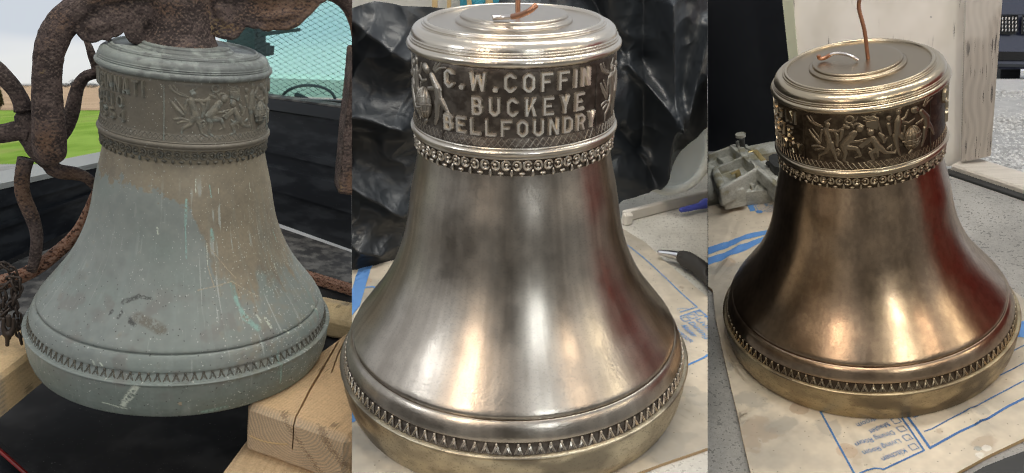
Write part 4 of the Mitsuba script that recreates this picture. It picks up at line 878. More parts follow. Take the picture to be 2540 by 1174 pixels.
def bumps(amp, seed, folds=()):
    def fn(p):
        h = (meshkit.fbm(np.c_[p * 7, np.full(len(p), seed)], 3, seed) - .5) * amp
        for (a, b, hh, w) in folds:
            a, b = np.asarray(a), np.asarray(b); u = (b - a) / np.linalg.norm(b - a); d = (p - a) @ np.array([-u[1], u[0]]); s = (p - a) @ u
            m = np.clip(1 - np.abs(d) / w, 0, 1) * np.clip(s / .02 + 1, 0, 1) * np.clip((np.linalg.norm(b - a) - s) / .02 + 1, 0, 1); h = h + hh * m
        r = np.linalg.norm(p, axis=1); return h * np.clip((r - .20) / .06, 0, 1) + np.where(r < .262, -.0012, 0)
    return fn
# ================================================================ second place: the polished bell on cardboard before black tarpaulin
CL2 = (('left', 1), ('right', -1))
def quadz(k, pxs, z, cuts): 
    t = trimesh.Trimesh([P(k, x, y, z=z) for x, y in pxs], [[0, 1, 2], [0, 2, 3]])
    if t.face_normals[0] @ ZUP < 0: t.invert()
    for e, s in cuts: t = trim(t, e, s, k)
    return t
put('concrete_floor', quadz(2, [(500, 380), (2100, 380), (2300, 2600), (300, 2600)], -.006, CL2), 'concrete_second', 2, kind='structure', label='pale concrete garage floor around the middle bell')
h2 = bumps(.0035, 3, [(xy(2, 1695, 975), xy(2, 1760, 1050), .0035, .012), (xy(2, 1698, 866), xy(2, 1760, 884), .003, .01), (xy(2, 1640, 1060), xy(2, 1700, 975), .003, .01), (xy(2, 880, 690), xy(2, 960, 655), .003, .012)])
S2, pl2 = sheet(2, [(820, 658), (985, 632), (1250, 598), (1545, 567), (1600, 600), (1650, 648), (1762, 742), (1840, 806), (1840, 1080), (1755, 1111), (1640, 1150), (1560, 1180), (1440, 1235), (1300, 1300), (800, 1300)], h2, .014, CL2)
CB2 = put('cardboard_sheet', S2, 'cardboard_second', 2, smooth=True, label='stained cardboard sheet with blue print under the middle polished bell', cat='cardboard')
for g_ in skirt(2, pl2, h2, .005, CL2).split(only_watertight=False): put('cut_edge', g_, 'card_edge', 2, CB2)
pr = [line(2, [(1553, 606), (1596, 640), (1650, 690), (1690, 728), (1729, 763), (1686, 776)], .0022), line(2, [(1680, 768), (1706, 766)], .0012),
      line(2, [(1686, 787), (1735, 770), (1790, 815)], .0022), line(2, [(1700, 892), (1704.5, 906), (1760, 882)], .0034)]
for cx, cy in ((1700, 793), (1717, 786), (1736, 779)):
    a = xy(2, cx, cy); u = unit(np.r_[xy(2, cx + 31, cy + 27) - a, 0])[:2]; v = np.array([-u[1], u[0]]); s = .0062
    pr.append(LineString([a + s * (u + v), a + s * (u - v), a - s * (u + v), a + s * (v - u), a + s * (u + v)]).buffer(.0007, join_style=2, cap_style=2))
for g_ in pr: put('printed_line', printed(2, g_, h2, cuts=CL2), 'print_light_blue', 2, CB2)
for txt, a, b in (('Kitchen', (1745, 787), (1815, 848)), ('Living Room', (1725, 794), (1826, 880)), ('Dining Room', (1707, 802), (1800, 886)), ('Master', (1689, 810), (1719, 838)), ('Bedroom', (1668, 820), (1712, 851))):
    a_, b_ = xy(2, *a), xy(2, *b); e = (b_ - a_) / np.linalg.norm(b_ - a_); up = np.array([-e[1], e[0]]) * .0105
    if (xy(2, a[0] + 8, a[1] - 9) - a_) @ up < 0: up = -up
    t = words(txt, a_, b_, up, h2, False, CL2, 2)
    if len(t.faces): put('printed_word', t, 'print_light_blue', 2, CB2)
bl = [patch(2, [(897, 645), (931, 640), (908, 705), (893, 760), (868, 790), (868, 735)]), patch(2, [(866, 995), (896, 1022), (880, 1046), (866, 1052)])]
bl.append(line(2, [(872, 738), (888, 722), (906, 714), (924, 712), (938, 718)], .004))
for g_ in bl: put('printed_stripe', printed(2, g_, h2, cuts=CL2), 'print_light_blue', 2, CB2)

# black tarpaulin
def tarp(k, x0, x1, zlo, zhi, ybase, folds, seed, nx=320, nz=220, amp=.05):
    xs, ts = np.linspace(x0, x1, nx), np.linspace(0, 1, nz); X_, T_ = np.meshgrid(xs, ts, indexing='ij')
    Z = zlo(X_) + (zhi(X_) - zlo(X_)) * T_; Y_ = ybase(X_)
    q = np.stack([X_ * 3.2, Z * 3.2, np.full_like(X_, seed)], -1)
    wv = meshkit.fbm(q, 3, seed) ; w2 = meshkit.fbm(q * 2.3 + wv[..., None] * 2, 3, seed + 5); ridge = 1 - np.sqrt((2 * w2 - 1) ** 2 + .04)
    r3 = 1 - np.abs(2 * meshkit.fbm(q * 5 + 3 * wv[..., None], 2, seed + 9) - 1)
    vs = meshkit.fbm(np.stack([X_ * 9 + 2 * wv, Z * 2.2 + X_ * 2, np.full_like(X_, seed + 3.3)], -1), 3, seed + 2)
    Y_ = Y_ - amp * 1.5 * (wv - .5) - .07 * (vs - .5) - .020 * ridge ** 2 - .010 * r3 ** 2
    for (a, b, h, w) in folds:
        a, b = np.asarray(a), np.asarray(b); d = b - a; L = np.linalg.norm(d); u = d / L
        s = np.clip(((X_ - a[0]) * u[0] + (Z - a[1]) * u[1]), 0, L); dist = np.hypot(X_ - a[0] - s * u[0], Z - a[1] - s * u[1])
        Y_ = Y_ - h * np.exp(-np.abs(dist / w) ** 1.3)
    V = np.stack([X_, Y_, Z], -1).reshape(-1, 3); i, j = np.meshgrid(np.arange(nx - 1), np.arange(nz - 1), indexing='ij'); a = (i * nz + j).ravel()
    return trimesh.Trimesh(V, np.vstack([np.c_[a, a + nz, a + nz + 1], np.c_[a, a + nz + 1, a + 1]]), process=False)
yb = lambda x: .44 + .30 * (x + .3)
def tp(px, py, off=0):   # pixel -> (x, z) on the slanting tarp plane
    o = np.array([-.3, .44 + off, 0]); n = unit([-.30, 1, 0]); q_ = plane_hit(2, px, py, o, n); return q_[0], q_[2]
bot = [tp(*q_) for q_ in ((840, 660), (873, 656), (985, 630), (1250, 600), (1500, 540), (1545, 500), (1600, 484), (1640, 474), (1652, 430), (1690, 372), (1755, 312), (1790, 280))]
top = [tp(*q_) for q_ in ((830, 10), (873, 12), (935, -4), (1000, 8), (1070, 12), (1130, 20), (1185, 36), (1225, 33), (1250, -30), (1300, -60), (1800, -80))]
bx, bz = np.array(bot).T; tx, tz = np.array(top).T
folds = [(tp(880, 30), tp(1020, 130), .05, .03), (tp(880, 250), tp(1010, 290), .06, .025), (tp(875, 420), tp(1010, 500), .05, .022), (tp(880, 560), tp(960, 590), .04, .02), (tp(1300, 20), tp(1420, 80), .05, .03),
         (tp(1655, 0), tp(1665, 280), .06, .018), (tp(1665, 280), tp(1648, 470), .05, .014), (tp(1560, 160), tp(1660, 270), .05, .014), (tp(1750, 60), tp(1690, 300), .05, .016), (tp(1470, 0), tp(1560, 160), -.05, .03), (tp(1600, 0), tp(1600, 380), -.04, .03), (tp(1540, 330), tp(1640, 470), -.03, .02)]
tr = tarp(2, float(min(bx[0], tx[0])), float(max(bx[-1], tx[-1])), lambda x: np.interp(x, bx, bz), lambda x: np.interp(x, tx, tz), yb, folds, 11)
for e, s in CL2: tr = trim(tr, e, s, 2)
put('tarpaulin', tr, 'tarp_black', 2, smooth=True, label='crumpled black plastic tarpaulin hanging behind the middle bell', cat='tarpaulin')
# what shows over the tarp's top edge
def q2(px, py, y): return P(2, px, py, y=y)
def cut2(m):
    for e, s in CL2: m = trim(m, e, s, 2)
    return m
def slab2(pxs, y, th): return m3.Manifold.hull_points(np.array([q2(a, b, y) for a, b in pxs] + [q2(a, b, y) + [0, th, 0] for a, b in pxs]))
put('back_wall', cut2(slab2([(800, -80), (1800, -80), (1800, 500), (800, 500)], 1.05, .05)), 'wall_paint', 2, kind='structure', label='pale painted garage wall behind the tarpaulin')
for pxs, lab in (([(1072, -30), (1086, -30), (1084, 30), (1071, 30)], 'thin wooden strip leaning on the wall at the left of the blue cloth'), ([(1110, -30), (1119, -30), (1118, 30), (1108, 30)], 'narrow wooden strip against the pale wall'), ([(1156, -30), (1164, -30), (1174, 40), (1160, 40)], 'wooden strip in front of the left of the blue cloth'), ([(1207, -40), (1216, -40), (1228, 44), (1202, 44)], 'widest wooden strip in front of the blue cloth')):
    put('wooden_strip', slab2(pxs, .98, .012), 'pine_strip', 2, label=lab, cat='wood strip', group=None)
bc = slab2([(1140, -40), (1262, -40), (1256, 60), (1142, 60)], 1.0, .02).refine_to_length(.008); bt = tm(bc); bv = np.asarray(bt.vertices); bt.vertices = bv + np.c_[0 * bv[:, 0], (meshkit.fbm(bv * [40, 40, 8], 3, 4) - .5) * .03, 0 * bv[:, 0]]
put('blue_cloth', bt, 'teal_cloth', 2, label='bright blue cloth hanging above the tarpaulin edge', cat='cloth', smooth=True)
# basin, baseboard, tools at the right
def ellipse_tube(k, cx, cy, rx, ry, a0, a1, r, y, n=40): return [P(k, cx + rx * math.cos(a), cy + ry * math.sin(a), y=y) for a in np.radians(np.linspace(a0, a1, n))]
BY = .665
rimp = ellipse_tube(2, 1660, 362, 100, 112, -70, 130, 0, BY)
BS = thing('basin', 'white plastic basin leaning behind the tarpaulin at right', 'basin')
put('rim', cut2(tube(rimp, .0105, 14)), 'white_plastic', 2, BS, smooth=True)
inner = [P(2, 1618, 330, y=BY)] + [p + [0, .004, 0] for p in rimp]; n_ = len(inner)
outer_ring = [P(2, 1618 + 150 * math.cos(a), 330 + 152 * math.sin(a), y=BY) + [0, .0, 0] for a in np.radians(np.linspace(-60, 120, 40))]
mid_ring = [P(2, 1660 + 78 * math.cos(a), 362 + 88 * math.sin(a), y=BY + .03) for a in np.radians(np.linspace(-70, 130, 40))]
cen = P(2, 1660, 362, y=BY + .04); V = np.array(rimp + mid_ring + [cen]); Fs = []
for i in range(39): Fs += [[i, i + 1, 40 + i + 1], [i, 40 + i + 1, 40 + i], [40 + i, 40 + i + 1, 80]]
put('bowl', cut2(trimesh.Trimesh(V, Fs, process=False)), 'white_plastic', 2, BS, smooth=True)
bbz = lambda px, py, z=0.0: P(2, px, py, z=z)
b0, b1 = bbz(1550, 547), bbz(1772, 489)
bu = unit(b1 - b0); bn = np.cross(ZUP, bu)
hgt = .020
bb = frame_box(b0, bu, bn, ZUP, (0, 0, -.006), (np.linalg.norm(b1 - b0), .014, hgt), .003)
put('baseboard', cut2(bb), 'white_paint', 2, label='white baseboard along the concrete floor', cat='baseboard')
put('baseboard_post', frame_box(b0, bu, bn, ZUP, (-.012, -.018, -.006), (.010, -.001, .022), .004), 'white_paint', 2, label='short white post at the end of the baseboard', cat='post')
hd = [P(2, x, y, z=.012) for x, y in ((1691, 521), (1710, 517), (1735, 511), (1749, 505), (1756, 503))]
BH = thing('blue_tool', 'blue plastic tool handle lying on the concrete by the baseboard', 'tool')
put('handle', cut2(limb([(*p, r) for p, r in zip(hd, (.006, .007, .0075, .012, .011))], 14)), 'blue_plastic', 2, BH, smooth=40)
hz_ = [P(2, x, y, z=.016) for x, y in ((1636, 626), (1668, 632), (1690, 637), (1704, 644), (1730, 660), (1756, 682), (1780, 712))]
TL = thing('rubber_hose', 'black rubber hose end with chrome tip lying beside the cardboard', 'hose')
put('tip', limb([(*hz_[0], .0050), (*hz_[1], .0085), (*hz_[2], .0100)], 14), 'chrome', 2, TL, smooth=40)
put('sleeve', cut2(limb([(*p, r) for p, r in zip(hz_[2:], (.012, .0165, .0165, .0160, .0155))], 16)), 'rubber', 2, TL, smooth=40)
# copper wire in the top of the middle bell
ZT = 2.240 * R * ZS + .0313 * R
cw = spline([(*P(2, x, y, z=ZT + zz), 0) for x, y, zz in ((1222, 45, .004), (1245, 43, .005), (1275, 41, .008), (1300, 34, .014), (1318, 24, .020), (1329, 14, .024))], 30)[:, :3]
CWR = thing('copper_wire', 'thick copper wire bent over the crown of the middle bell', 'wire')
put('bent_end', tube(cw[11:], .0034, 12), 'copper', 2, CWR, smooth=40)
put('soldered_end', tube(cw[:12], .0030, 12), 'solder', 2, CWR, smooth=40, label='tinned silver end')
put('upright', tube([P(2, 1284.5, 32, z=ZT), P(2, 1284.5, 32, z=ZT) + [0, 0, .06], P(2, 1284.5, 32, z=ZT) + [.001, .003, .2]], .0032, 12), 'copper', 2, CWR, smooth=40)

# ================================================================ third place: the darkened bell by the open garage door
CL3 = (('right', 1),)
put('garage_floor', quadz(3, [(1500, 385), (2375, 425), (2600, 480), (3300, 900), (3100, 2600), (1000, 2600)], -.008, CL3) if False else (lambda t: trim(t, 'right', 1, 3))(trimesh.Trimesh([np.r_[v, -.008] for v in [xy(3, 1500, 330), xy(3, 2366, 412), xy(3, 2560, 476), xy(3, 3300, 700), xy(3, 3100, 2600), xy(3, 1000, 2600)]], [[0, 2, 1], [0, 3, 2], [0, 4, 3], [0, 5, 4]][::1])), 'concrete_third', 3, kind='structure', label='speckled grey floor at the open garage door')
h3 = bumps(.0035, 8, [(xy(3, 1838, 1036), xy(3, 1925, 1000), .0045, .012), (xy(3, 2400, 1010), xy(3, 2460, 1075), .003, .010), (xy(3, 1860, 470), xy(3, 1765, 700), -.002, .012), (xy(3, 2105, 1045), xy(3, 2170, 1165), .003, .010), (xy(3, 1770, 690), xy(3, 1850, 590), .004, .012)])
S3, pl3 = sheet(3, [(1730, 518), (1790, 503), (1850, 484), (1930, 470), (2100, 440), (2330, 560), (2480, 690), (2580, 780), (2600, 1080), (2540, 1088), (2450, 1130), (2360, 1180), (2280, 1230), (1880, 1230), (1862, 1174), (1842, 1090), (1828, 1022), (1808, 940), (1790, 860), (1775, 790), (1768, 720), (1730, 690)], h3, .014, CL3)
CB3 = put('cardboard_sheet', S3, 'cardboard_third', 3, smooth=True, label='flattened moving carton with blue print under the dark bronze bell', cat='cardboard')
for g_ in skirt(3, pl3, h3, .007, CL3).split(only_watertight=False): put('cut_edge', g_, 'card_edge', 3, CB3)
pr = [line(3, [(2236, 1034), (2292, 1118), (2191, 1165), (2186, 1163), (2151, 1166), (2128, 1176)], .0030), line(3, [(2030, 1012), (2041, 1031), (2080, 1104), (2122, 1180)], .0032),
      line(3, [(2250, 1031), (2307, 1112), (2378, 1073), (2448, 1041), (2500, 1009), (2560, 978)], .0040), line(3, [(2266, 1035), (2300, 1022)], .0020),
      line(3, [(2292, 1071), (2311, 1065), (2366, 1035), (2419, 1009), (2480, 976), (2560, 934)], .0020), line(3, [(2420, 964), (2470, 935), (2550, 896)], .0020), line(3, [(2490, 884), (2520, 866), (2560, 850)], .0020)]
for cx, cy in ((2266, 1109), (2250.6, 1086), (2236.5, 1064.4), (2222.8, 1043)):
    a = xy(3, cx, cy); u = unit(np.r_[xy(3, cx + 61, cy - 22) - a, 0])[:2]; v = np.array([-u[1], u[0]]); s = .0058
    pr.append(LineString([a + s * (u + v), a + s * (u - v), a - s * (u + v), a + s * (v - u), a + s * (u + v)]).buffer(.0006, join_style=2, cap_style=2))
for g_ in pr: put('printed_line', printed(3, g_, h3, cuts=CL3), 'print_blue', 3, CB3)
for txt, a, b in (('Kitchen', (2241.5, 1112.6), (2183.6, 1135.5)), ('Living Room', (2227.5, 1089), (2137.4, 1122)), ('Dining Room', (2212.6, 1068.5), (2119, 1100)), ('Master', (2199, 1047), (2152, 1069)), ('Bedroom', (2188, 1026), (2122, 1051))):
    a_, b_ = xy(3, *a), xy(3, *b); e = (b_ - a_) / np.linalg.norm(b_ - a_); up = np.array([-e[1], e[0]]) * .0100
    if (xy(3, a[0] + 6, a[1] + 9) - a_) @ up < 0: up = -up
    put('printed_word', words(txt, a_, b_, up, h3, False, CL3, 3), 'print_blue', 3, CB3)
st = [patch(3, [(1740, 620), (1800, 600), (1862, 578), (1914, 569), (1912, 579), (1866, 590), (1800, 616), (1740, 639)]), patch(3, [(1740, 646), (1800, 625), (1869, 596), (1905, 584), (1893, 598), (1852, 621), (1800, 642), (1740, 664)]), patch(3, [(2520, 800), (2560, 796), (2560, 842), (2523, 836)])]
for g_ in st: put('printed_stripe', printed(3, g_, h3, cuts=CL3), 'print_light_blue', 3, CB3)
Z4 = lambda *q: [(1850 + x / 14.68, 470 + y / 14.68) for x, y in q]
ic = patch(3, Z4((0, 490), (760, 340), (800, 390), (930, 400), (1060, 350), (1100, 270), (1250, 240), (1250, 410), (630, 415), (280, 600), (360, 770), (170, 810)))
def disc(cx, cy, rx, ry): return Polygon([xy(3, 1850 + (cx + rx * math.cos(a)) / 14.68, 470 + (cy + ry * math.sin(a)) / 14.68) for a in np.linspace(0, 2 * math.pi, 28)[:-1]])
ln = lambda w, *q: line(3, Z4(*q), w)
ln_ = [ic, disc(940, 315, 115, 55), disc(495, 815, 125, 55), ln(.0016, (430, 750), (340, 605), (640, 455)), ln(.0014, (640, 455), (700, 550), (830, 545)), ln(.0012, (570, 740), (750, 650), (770, 600), (650, 575), (720, 560)), ln(.0012, (720, 575), (900, 600), (1060, 550), (1090, 500), (1040, 440)),
       *[ln(.0012, (700 + i * 62, 470 - i * 8), (790 + i * 50, 540 - i * 22)) for i in range(5)], ln(.0013, (910, 600), (1090, 730), (930, 800), (650, 800), (930, 655), (820, 650)), ln(.0010, (790, 795), (1010, 690)), ln(.0014, (420, 620), (470, 635), (500, 590)), ln(.0009, (530, 700), (610, 660)),
       ln(.0006, (170, 380), (420, 350), (700, 285)), ln(.0006, (420, 300), (850, 215), (1030, 185))]
icon = unary_union(ln_).difference(unary_union([ln(.0012, (430, 840), (500, 785), (570, 800)), ln(.0011, (905, 295), (950, 330), (985, 300))]))
put('printed_icon', printed(3, icon, h3, cuts=CL3), 'print_light_blue', 3, CB3, label='blue printed picture of hands folding a carton')
# black panel, white board, trim, weathered post, sill
def q3(px, py, y): return P(3, px, py, y=y)
def slab3(pxs, y, th, cut=False):
    m = m3.Manifold.hull_points(np.array([q3(a, b, y) for a, b in pxs] + [q3(a, b, y) + [0, th, 0] for a, b in pxs])); return trim(m, 'right', 1, 3) if cut else m
put('black_panel', slab3([(1700, -60), (1962, -60), (1990, 470), (1700, 480)], .86, .02, True), 'black_panel', 3, label='plain black panel at the left behind the dark bronze bell', cat='panel')
bw = slab3([(1962, -60), (2404, -60), (2388, 396), (2376, 409), (2345, 414), (1990, 440)], .70, .02)
put('white_board', bw, 'board_white', 3, label='scuffed white painted plywood board behind the dark bronze bell', cat='board')
put('trim_strip', slab3([(1936, -40), (1963, -40), (1987, 230), (1965, 230)], .69, .02), 'trim_green', 3, label='pale green trim strip at the left edge of the white board', cat='trim')
pm = slab3([(2398, -60), (2491, -60), (2458, 386), (2446, 390), (2386, 402)], .66, .03).refine_to_length(.012); pt_ = tm(pm); pv = np.asarray(pt_.vertices); pt_.vertices = pv + (meshkit.fbm(pv * [90, 90, 9], 3, 6)[:, None] - .5) * .003
put('weathered_post', pt_, 'grey_wood', 3, label='weathered grey wooden post at the right edge of the white board', cat='post', smooth=25)
s0, s1 = P(3, 2366, 404, z=.012), P(3, 2570, 470, z=.012); su = unit(s1 - s0); sn = np.cross(ZUP, su)
put('door_sill', frame_box(s0, su, sn, ZUP, (0, -.012, -.03), (.36, .055, 0), .004), 'sill_wood', 3, label='grey wooden door sill between garage floor and gravel', cat='sill')
put('sill_edge', frame_box(s0, su, sn, ZUP, (-.004, -.03, -.03), (.36, -.0125, -.012), .002), 'dark_iron', 3, label='dark strip along the inner side of the sill', cat='strip')
# gravel outside and the parked car
def pd(px, py, d): return P(3, px, py, dist=d)
rows = [(455, 2.22), (400, 2.45), (300, 2.9), (228, 3.7), (196, 8.4), (176, 20.0)]
def gdir(px, py): return math.sqrt(((px - 1270) / F) ** 2 + ((py - 587) / F) ** 2 + 1)
V = []; cols = (2330, 2400, 2470, 2540, 2700, 3100)
for py, z in rows:
    for px in cols: V.append(pd(px, py, z))
nc = len(cols); Fs = []
for i in range(len(rows) - 1):
    for j in range(nc - 1): a = i * nc + j; Fs += [[a, a + 1, a + nc + 1], [a, a + nc + 1, a + nc]]
gb = trimesh.Trimesh(np.array(V), Fs, process=False)
put('gravel_yard', gb, 'gravel_bed', 3, kind='structure', label='gravel yard outside the garage door')
st_ = []; gr = np.random.default_rng(9); base = trimesh.creation.icosphere(subdivisions=1, radius=1.0)
STN = [[], [], []]
for i in range(5200):
    px = gr.uniform(2405, 2552); py = 180 + 265 * gr.random() ** .9; zz = float(np.interp(-py, [-r[0] for r in rows], [r[1] for r in rows]))
    p = pd(px, py, zz); s = gr.uniform(2.2, 4.6) / F * min(zz, 4.6) * (1 + .3 * (py > 300)); b = base.vertices * gr.uniform(.55, 1.2, 3) * s; b = b * (1 + .25 * (gr.random((len(b), 1)) - .5))
    b = b @ trimesh.transformations.random_rotation_matrix(gr.random(3))[:3, :3].T + p; STN[i % 3].append(b)
for i in range(3):
    n_ = len(base.vertices); f = np.vstack([base.faces + n_ * j for j in range(len(STN[i]))])
    put('gravel', trimesh.Trimesh(np.vstack(STN[i]), f, process=False), f'stone_{i}', 3, key=f'gravel__{i + 1:03d}')
say('gravel', kind='stuff', label='loose pale gravel stones outside the door', cat='gravel')
labels['gravel'] = {'label': 'loose pale gravel stones outside the garage door', 'kind': 'stuff'}
CAR = thing('parked_car', 'dark blue parked car with chrome ticked grille on the gravel', 'car')
cd = 8.2
def cs(pxs, d0, d1): return m3.Manifold.hull_points(np.array([pd(a, b, d0) for a, b in pxs] + [pd(a, b, d1) for a, b in pxs]))
put('bumper', cs([(2462, 88), (2700, 88), (2700, 160), (2690, 172), (2480, 172), (2466, 160)], cd, cd + .6), 'car_paint', 3, CAR)
put('front', cs([(2470, 34), (2690, 34), (2700, 90), (2462, 90)], cd + .03, cd + .5), 'car_paint', 3, CAR)
put('hood', cs([(2478, 10), (2680, 4), (2690, 36), (2470, 36)], cd + .02, cd + .3), 'car_paint', 3, CAR)
put('hood_top', cs([(2490, -60), (2660, -60), (2680, 8), (2478, 14)], cd + .2, cd + 1.6), 'car_paint', 3, CAR)
put('lower_intake', cs([(2474, 128), (2700, 132), (2700, 152), (2474, 150)], cd - .02, cd + .1), 'tyre', 3, CAR)
put('splitter', cs([(2466, 158), (2700, 164), (2700, 170), (2466, 166)], cd - .05, cd + .1), 'frame_dark', 3, CAR)
for a in (2440, 2484, 2530): pass
def grille(x0):
    kg = put('grille', cs([(x0 + 2, 40), (x0 + 44, 38), (x0 + 42, 80), (x0 + 30, 85), (x0, 84)], cd - .02, cd + .06), 'tyre', 3, CAR)
    rim_ = [(x0 + 1, 39), (x0 + 44, 37), (x0 + 43, 80), (x0 + 30, 86), (x0 - 1, 85), (x0 + 1, 39)]
    put('grille_rim', tube([pd(a, b, cd - .03) for a, b in rim_], .0055, 6), 'frame_dark', 3, kg)
    ms = []
    for c in range(5):
        for r_ in range(4):
            xx, yy = x0 + 5 + c * 8.4, 46 + r_ * 9.6; ms.append(tube([pd(xx + 1.2, yy - 3, cd - .045), pd(xx, yy + 3.2, cd - .045)], .0045, 6))
    put('grille_ticks', ms, 'chrome', 3, kg)
grille(2481); grille(2535)
wc = pd(2482, 182, cd + .35)
put('wheel', tm(m3.Manifold.cylinder(.18, .17, .17, 32)).apply_transform(trimesh.transformations.rotation_matrix(math.pi / 2, [0, 1, 0])).apply_translation(pd(2476, 172, cd + .45)), 'tyre', 3, CAR)
# gearbox casting at the left
TR = thing('gearbox_casing', 'dirty cast aluminium gearbox casing on the floor left of the bell', 'gearbox')
H0, H1 = .035, .085
def zp(x, y, z): return P(3, 1755 + x / 6.52, 330 + y / 6.52, z=z)
def zslab(pts, z1, z0): return m3.Manifold.hull_points(np.array([zp(x, y, z1) for x, y in pts] + [zp(x, y, z1) - [0, 0, z1 - z0] for x, y in pts]))
def rib(a, b, z, w, h, z0=None): 
    p, q = zp(*a, z), zp(*b, z if z0 is None else z0); u = unit((q - p) * [1, 1, 0]); n = np.cross(ZUP, u) * w / 2
    return m3.Manifold.hull_points(np.array([p + n, p - n, q + n, q - n, p + n * 1.5 - [0, 0, h], p - n * 1.5 - [0, 0, h], q + n * 1.5 - [0, 0, h], q - n * 1.5 - [0, 0, h]]))
cast = [zslab([(-40, 370), (380, 200), (800, 545), (230, 900), (40, 600)], .055, 0), zslab([(380, 180), (620, 170), (1160, 600), (1160, 840), (800, 545)], .07, 0), zslab([(230, 900), (800, 545), (1150, 880), (900, 930), (300, 990)], .04, 0),
        rib((380, 185), (1150, 850), .085, .012, .03), rib((190, 905), (815, 545), .085, .010, .05), rib((80, 580), (570, 385), .080, .010, .04), rib((0, 350), (400, 200), .080, .008, .04), rib((150, 375), (265, 475), .072, .005, .03),
        rib((520, 395), (800, 520), .078, .008, .04), rib((500, 110), (590, 350), .088, .016, .05), rib((820, 560), (900, 700), .075, .007, .04), rib((240, 960), (600, 880), .06, .01, .05), rib((930, 640), (1140, 880), .078, .006, .05), rib((700, 430), (780, 530), .092, .006, .03),
        limb([(*zp(130, 640, .072), .012), (*zp(220, 870, .07), .012)], 14)]
cast = [trim(m, 'right', 1, 3) for m in cast]
cm = union(cast).refine_to_length(.007); ct = tm(cm); trimesh.smoothing.filter_taubin(ct, iterations=5)
ct = trim(ct, 'right', 1, 3) if not ct.is_watertight else ct
put('casing', ct, 'cast_aluminium', 3, TR, smooth=35)
put('cover', zslab([(600, 225), (1000, 145), (1160, 130), (1160, 290), (870, 352)], .075, .02), 'cast_aluminium', 3, TR, smooth=20, label='flat grey cover plate')
bc_, bd_ = zp(660, 885, .045), unit([-.25, -1, .25])
def pipe(c, d, r, ri, L):
    m = m3.Manifold.cylinder(L, r, r, 32) - m3.Manifold.cylinder(L * .8, ri, ri, 32).translate([0, 0, L * .4]); t = tm(m); t.apply_transform(trimesh.geometry.align_vectors([0, 0, 1], d)); t.apply_translation(c - d * L * .9); return t
put('bore', pipe(bc_, bd_, .0135, .0098, .03), 'cast_aluminium', 3, TR, smooth=35)
put('bush', pipe(bc_ - bd_ * .002, bd_, .0095, .0078, .02), 'brass', 3, TR, smooth=35, label='brass lined hole')
hs = limb([(*zp(-60, 760, .03), .05), (*zp(60, 960, .01), .045)], 28)
put('bell_housing', trim(union([hs, limb([(*zp(60, 700, .05), .008), (*zp(215, 1000, .035), .009), (*zp(235, 1130, .015), .008)], 12)]), 'right', 1, 3), 'cast_aluminium', 3, TR, smooth=35)
put('breather_cap', tm(m3.Manifold.cylinder(.008, .0135, .0135, 28)).apply_translation(zp(535, 60, .11)), 'cast_aluminium', 3, TR, smooth=35)
put('breather_stem', tm(m3.Manifold.cylinder(.05, .006, .008, 20)).apply_translation(zp(555, 90, .11) - [0, 0, .05]), 'dark_iron', 3, TR, smooth=35)
put('gear', zslab([(985, 380), (1050, 340), (1140, 330), (1160, 560), (1080, 540), (1000, 460)], .095, .06), 'dark_iron', 3, TR, smooth=35)
put('gear_hub', limb([(*zp(975, 490, .08), .006), (*zp(1010, 510, .08), .006)], 12), 'dark_iron', 3, TR, smooth=35)
put('spring_clip', union([rib((655, 300), (760, 272), .107, .006, .0015), rib((760, 272), (905, 440), .107, .0095, .0015)]), 'brass', 3, TR, label='bright metal clip')
put('bracket', union([rib((385, 655), (470, 610), .078, .005, .003), rib((485, 595), (505, 695), .078, .010, .012, .062)]), 'brass', 3, TR, label='small brass bracket')
put('support_rod', limb([(*zp(800, 870, .03), .005), (*zp(900, 945, .028), .005)], 12), 'cast_aluminium', 3, TR, smooth=35)
# dark metal thing at the lower right, copper wire
ft = [(2385, 1190), (2440, 1158), (2490, 1138), (2560, 1112), (2600, 1230), (2385, 1260)]
put('steel_plate', m3.Manifold.hull_points(np.array([P(3, x, y, z=.004) for x, y in ft] + [P(3, x, y, z=.004) - [0, 0, .01] for x, y in ft])), 'dark_iron', 3, label='dark steel plate on the floor at the lower right corner', cat='plate')
CW3 = thing('copper_wire', 'copper wire rising through the crown of the dark bronze bell', 'wire')
base3 = P(3, 2154, 146, z=ZT)
w1 = spline([(*P(3, x, y, y=base3[1] + yy), 0) for x, y, yy in ((2154, 150, -.0), (2150, 120, .0), (2144, 75, .0), (2135, 40, .0), (2130, 15, .0), (2134, -10, .0), (2138, -40, .0))], 40)[:, :3]
put('upright', tube(w1, .0030, 12), 'copper', 3, CW3, smooth=40)
w2 = spline([(*P(3, x, y, z=ZT + zz), 0) for x, y, zz in ((2128, 149, .003), (2110, 139, .010), (2085, 133, .012), (2060, 136, .010), (2042, 145, .005), (2034, 145, .006), (2031, 137, .012))], 40)[:, :3]
put('bent_end', tube(w2[26:], .0032, 12), 'copper', 3, CW3, smooth=40)
put('bare_end', tube(w2[:27], .0026, 12), 'solder', 3, CW3, smooth=40, label='pale stripped length of the wire')
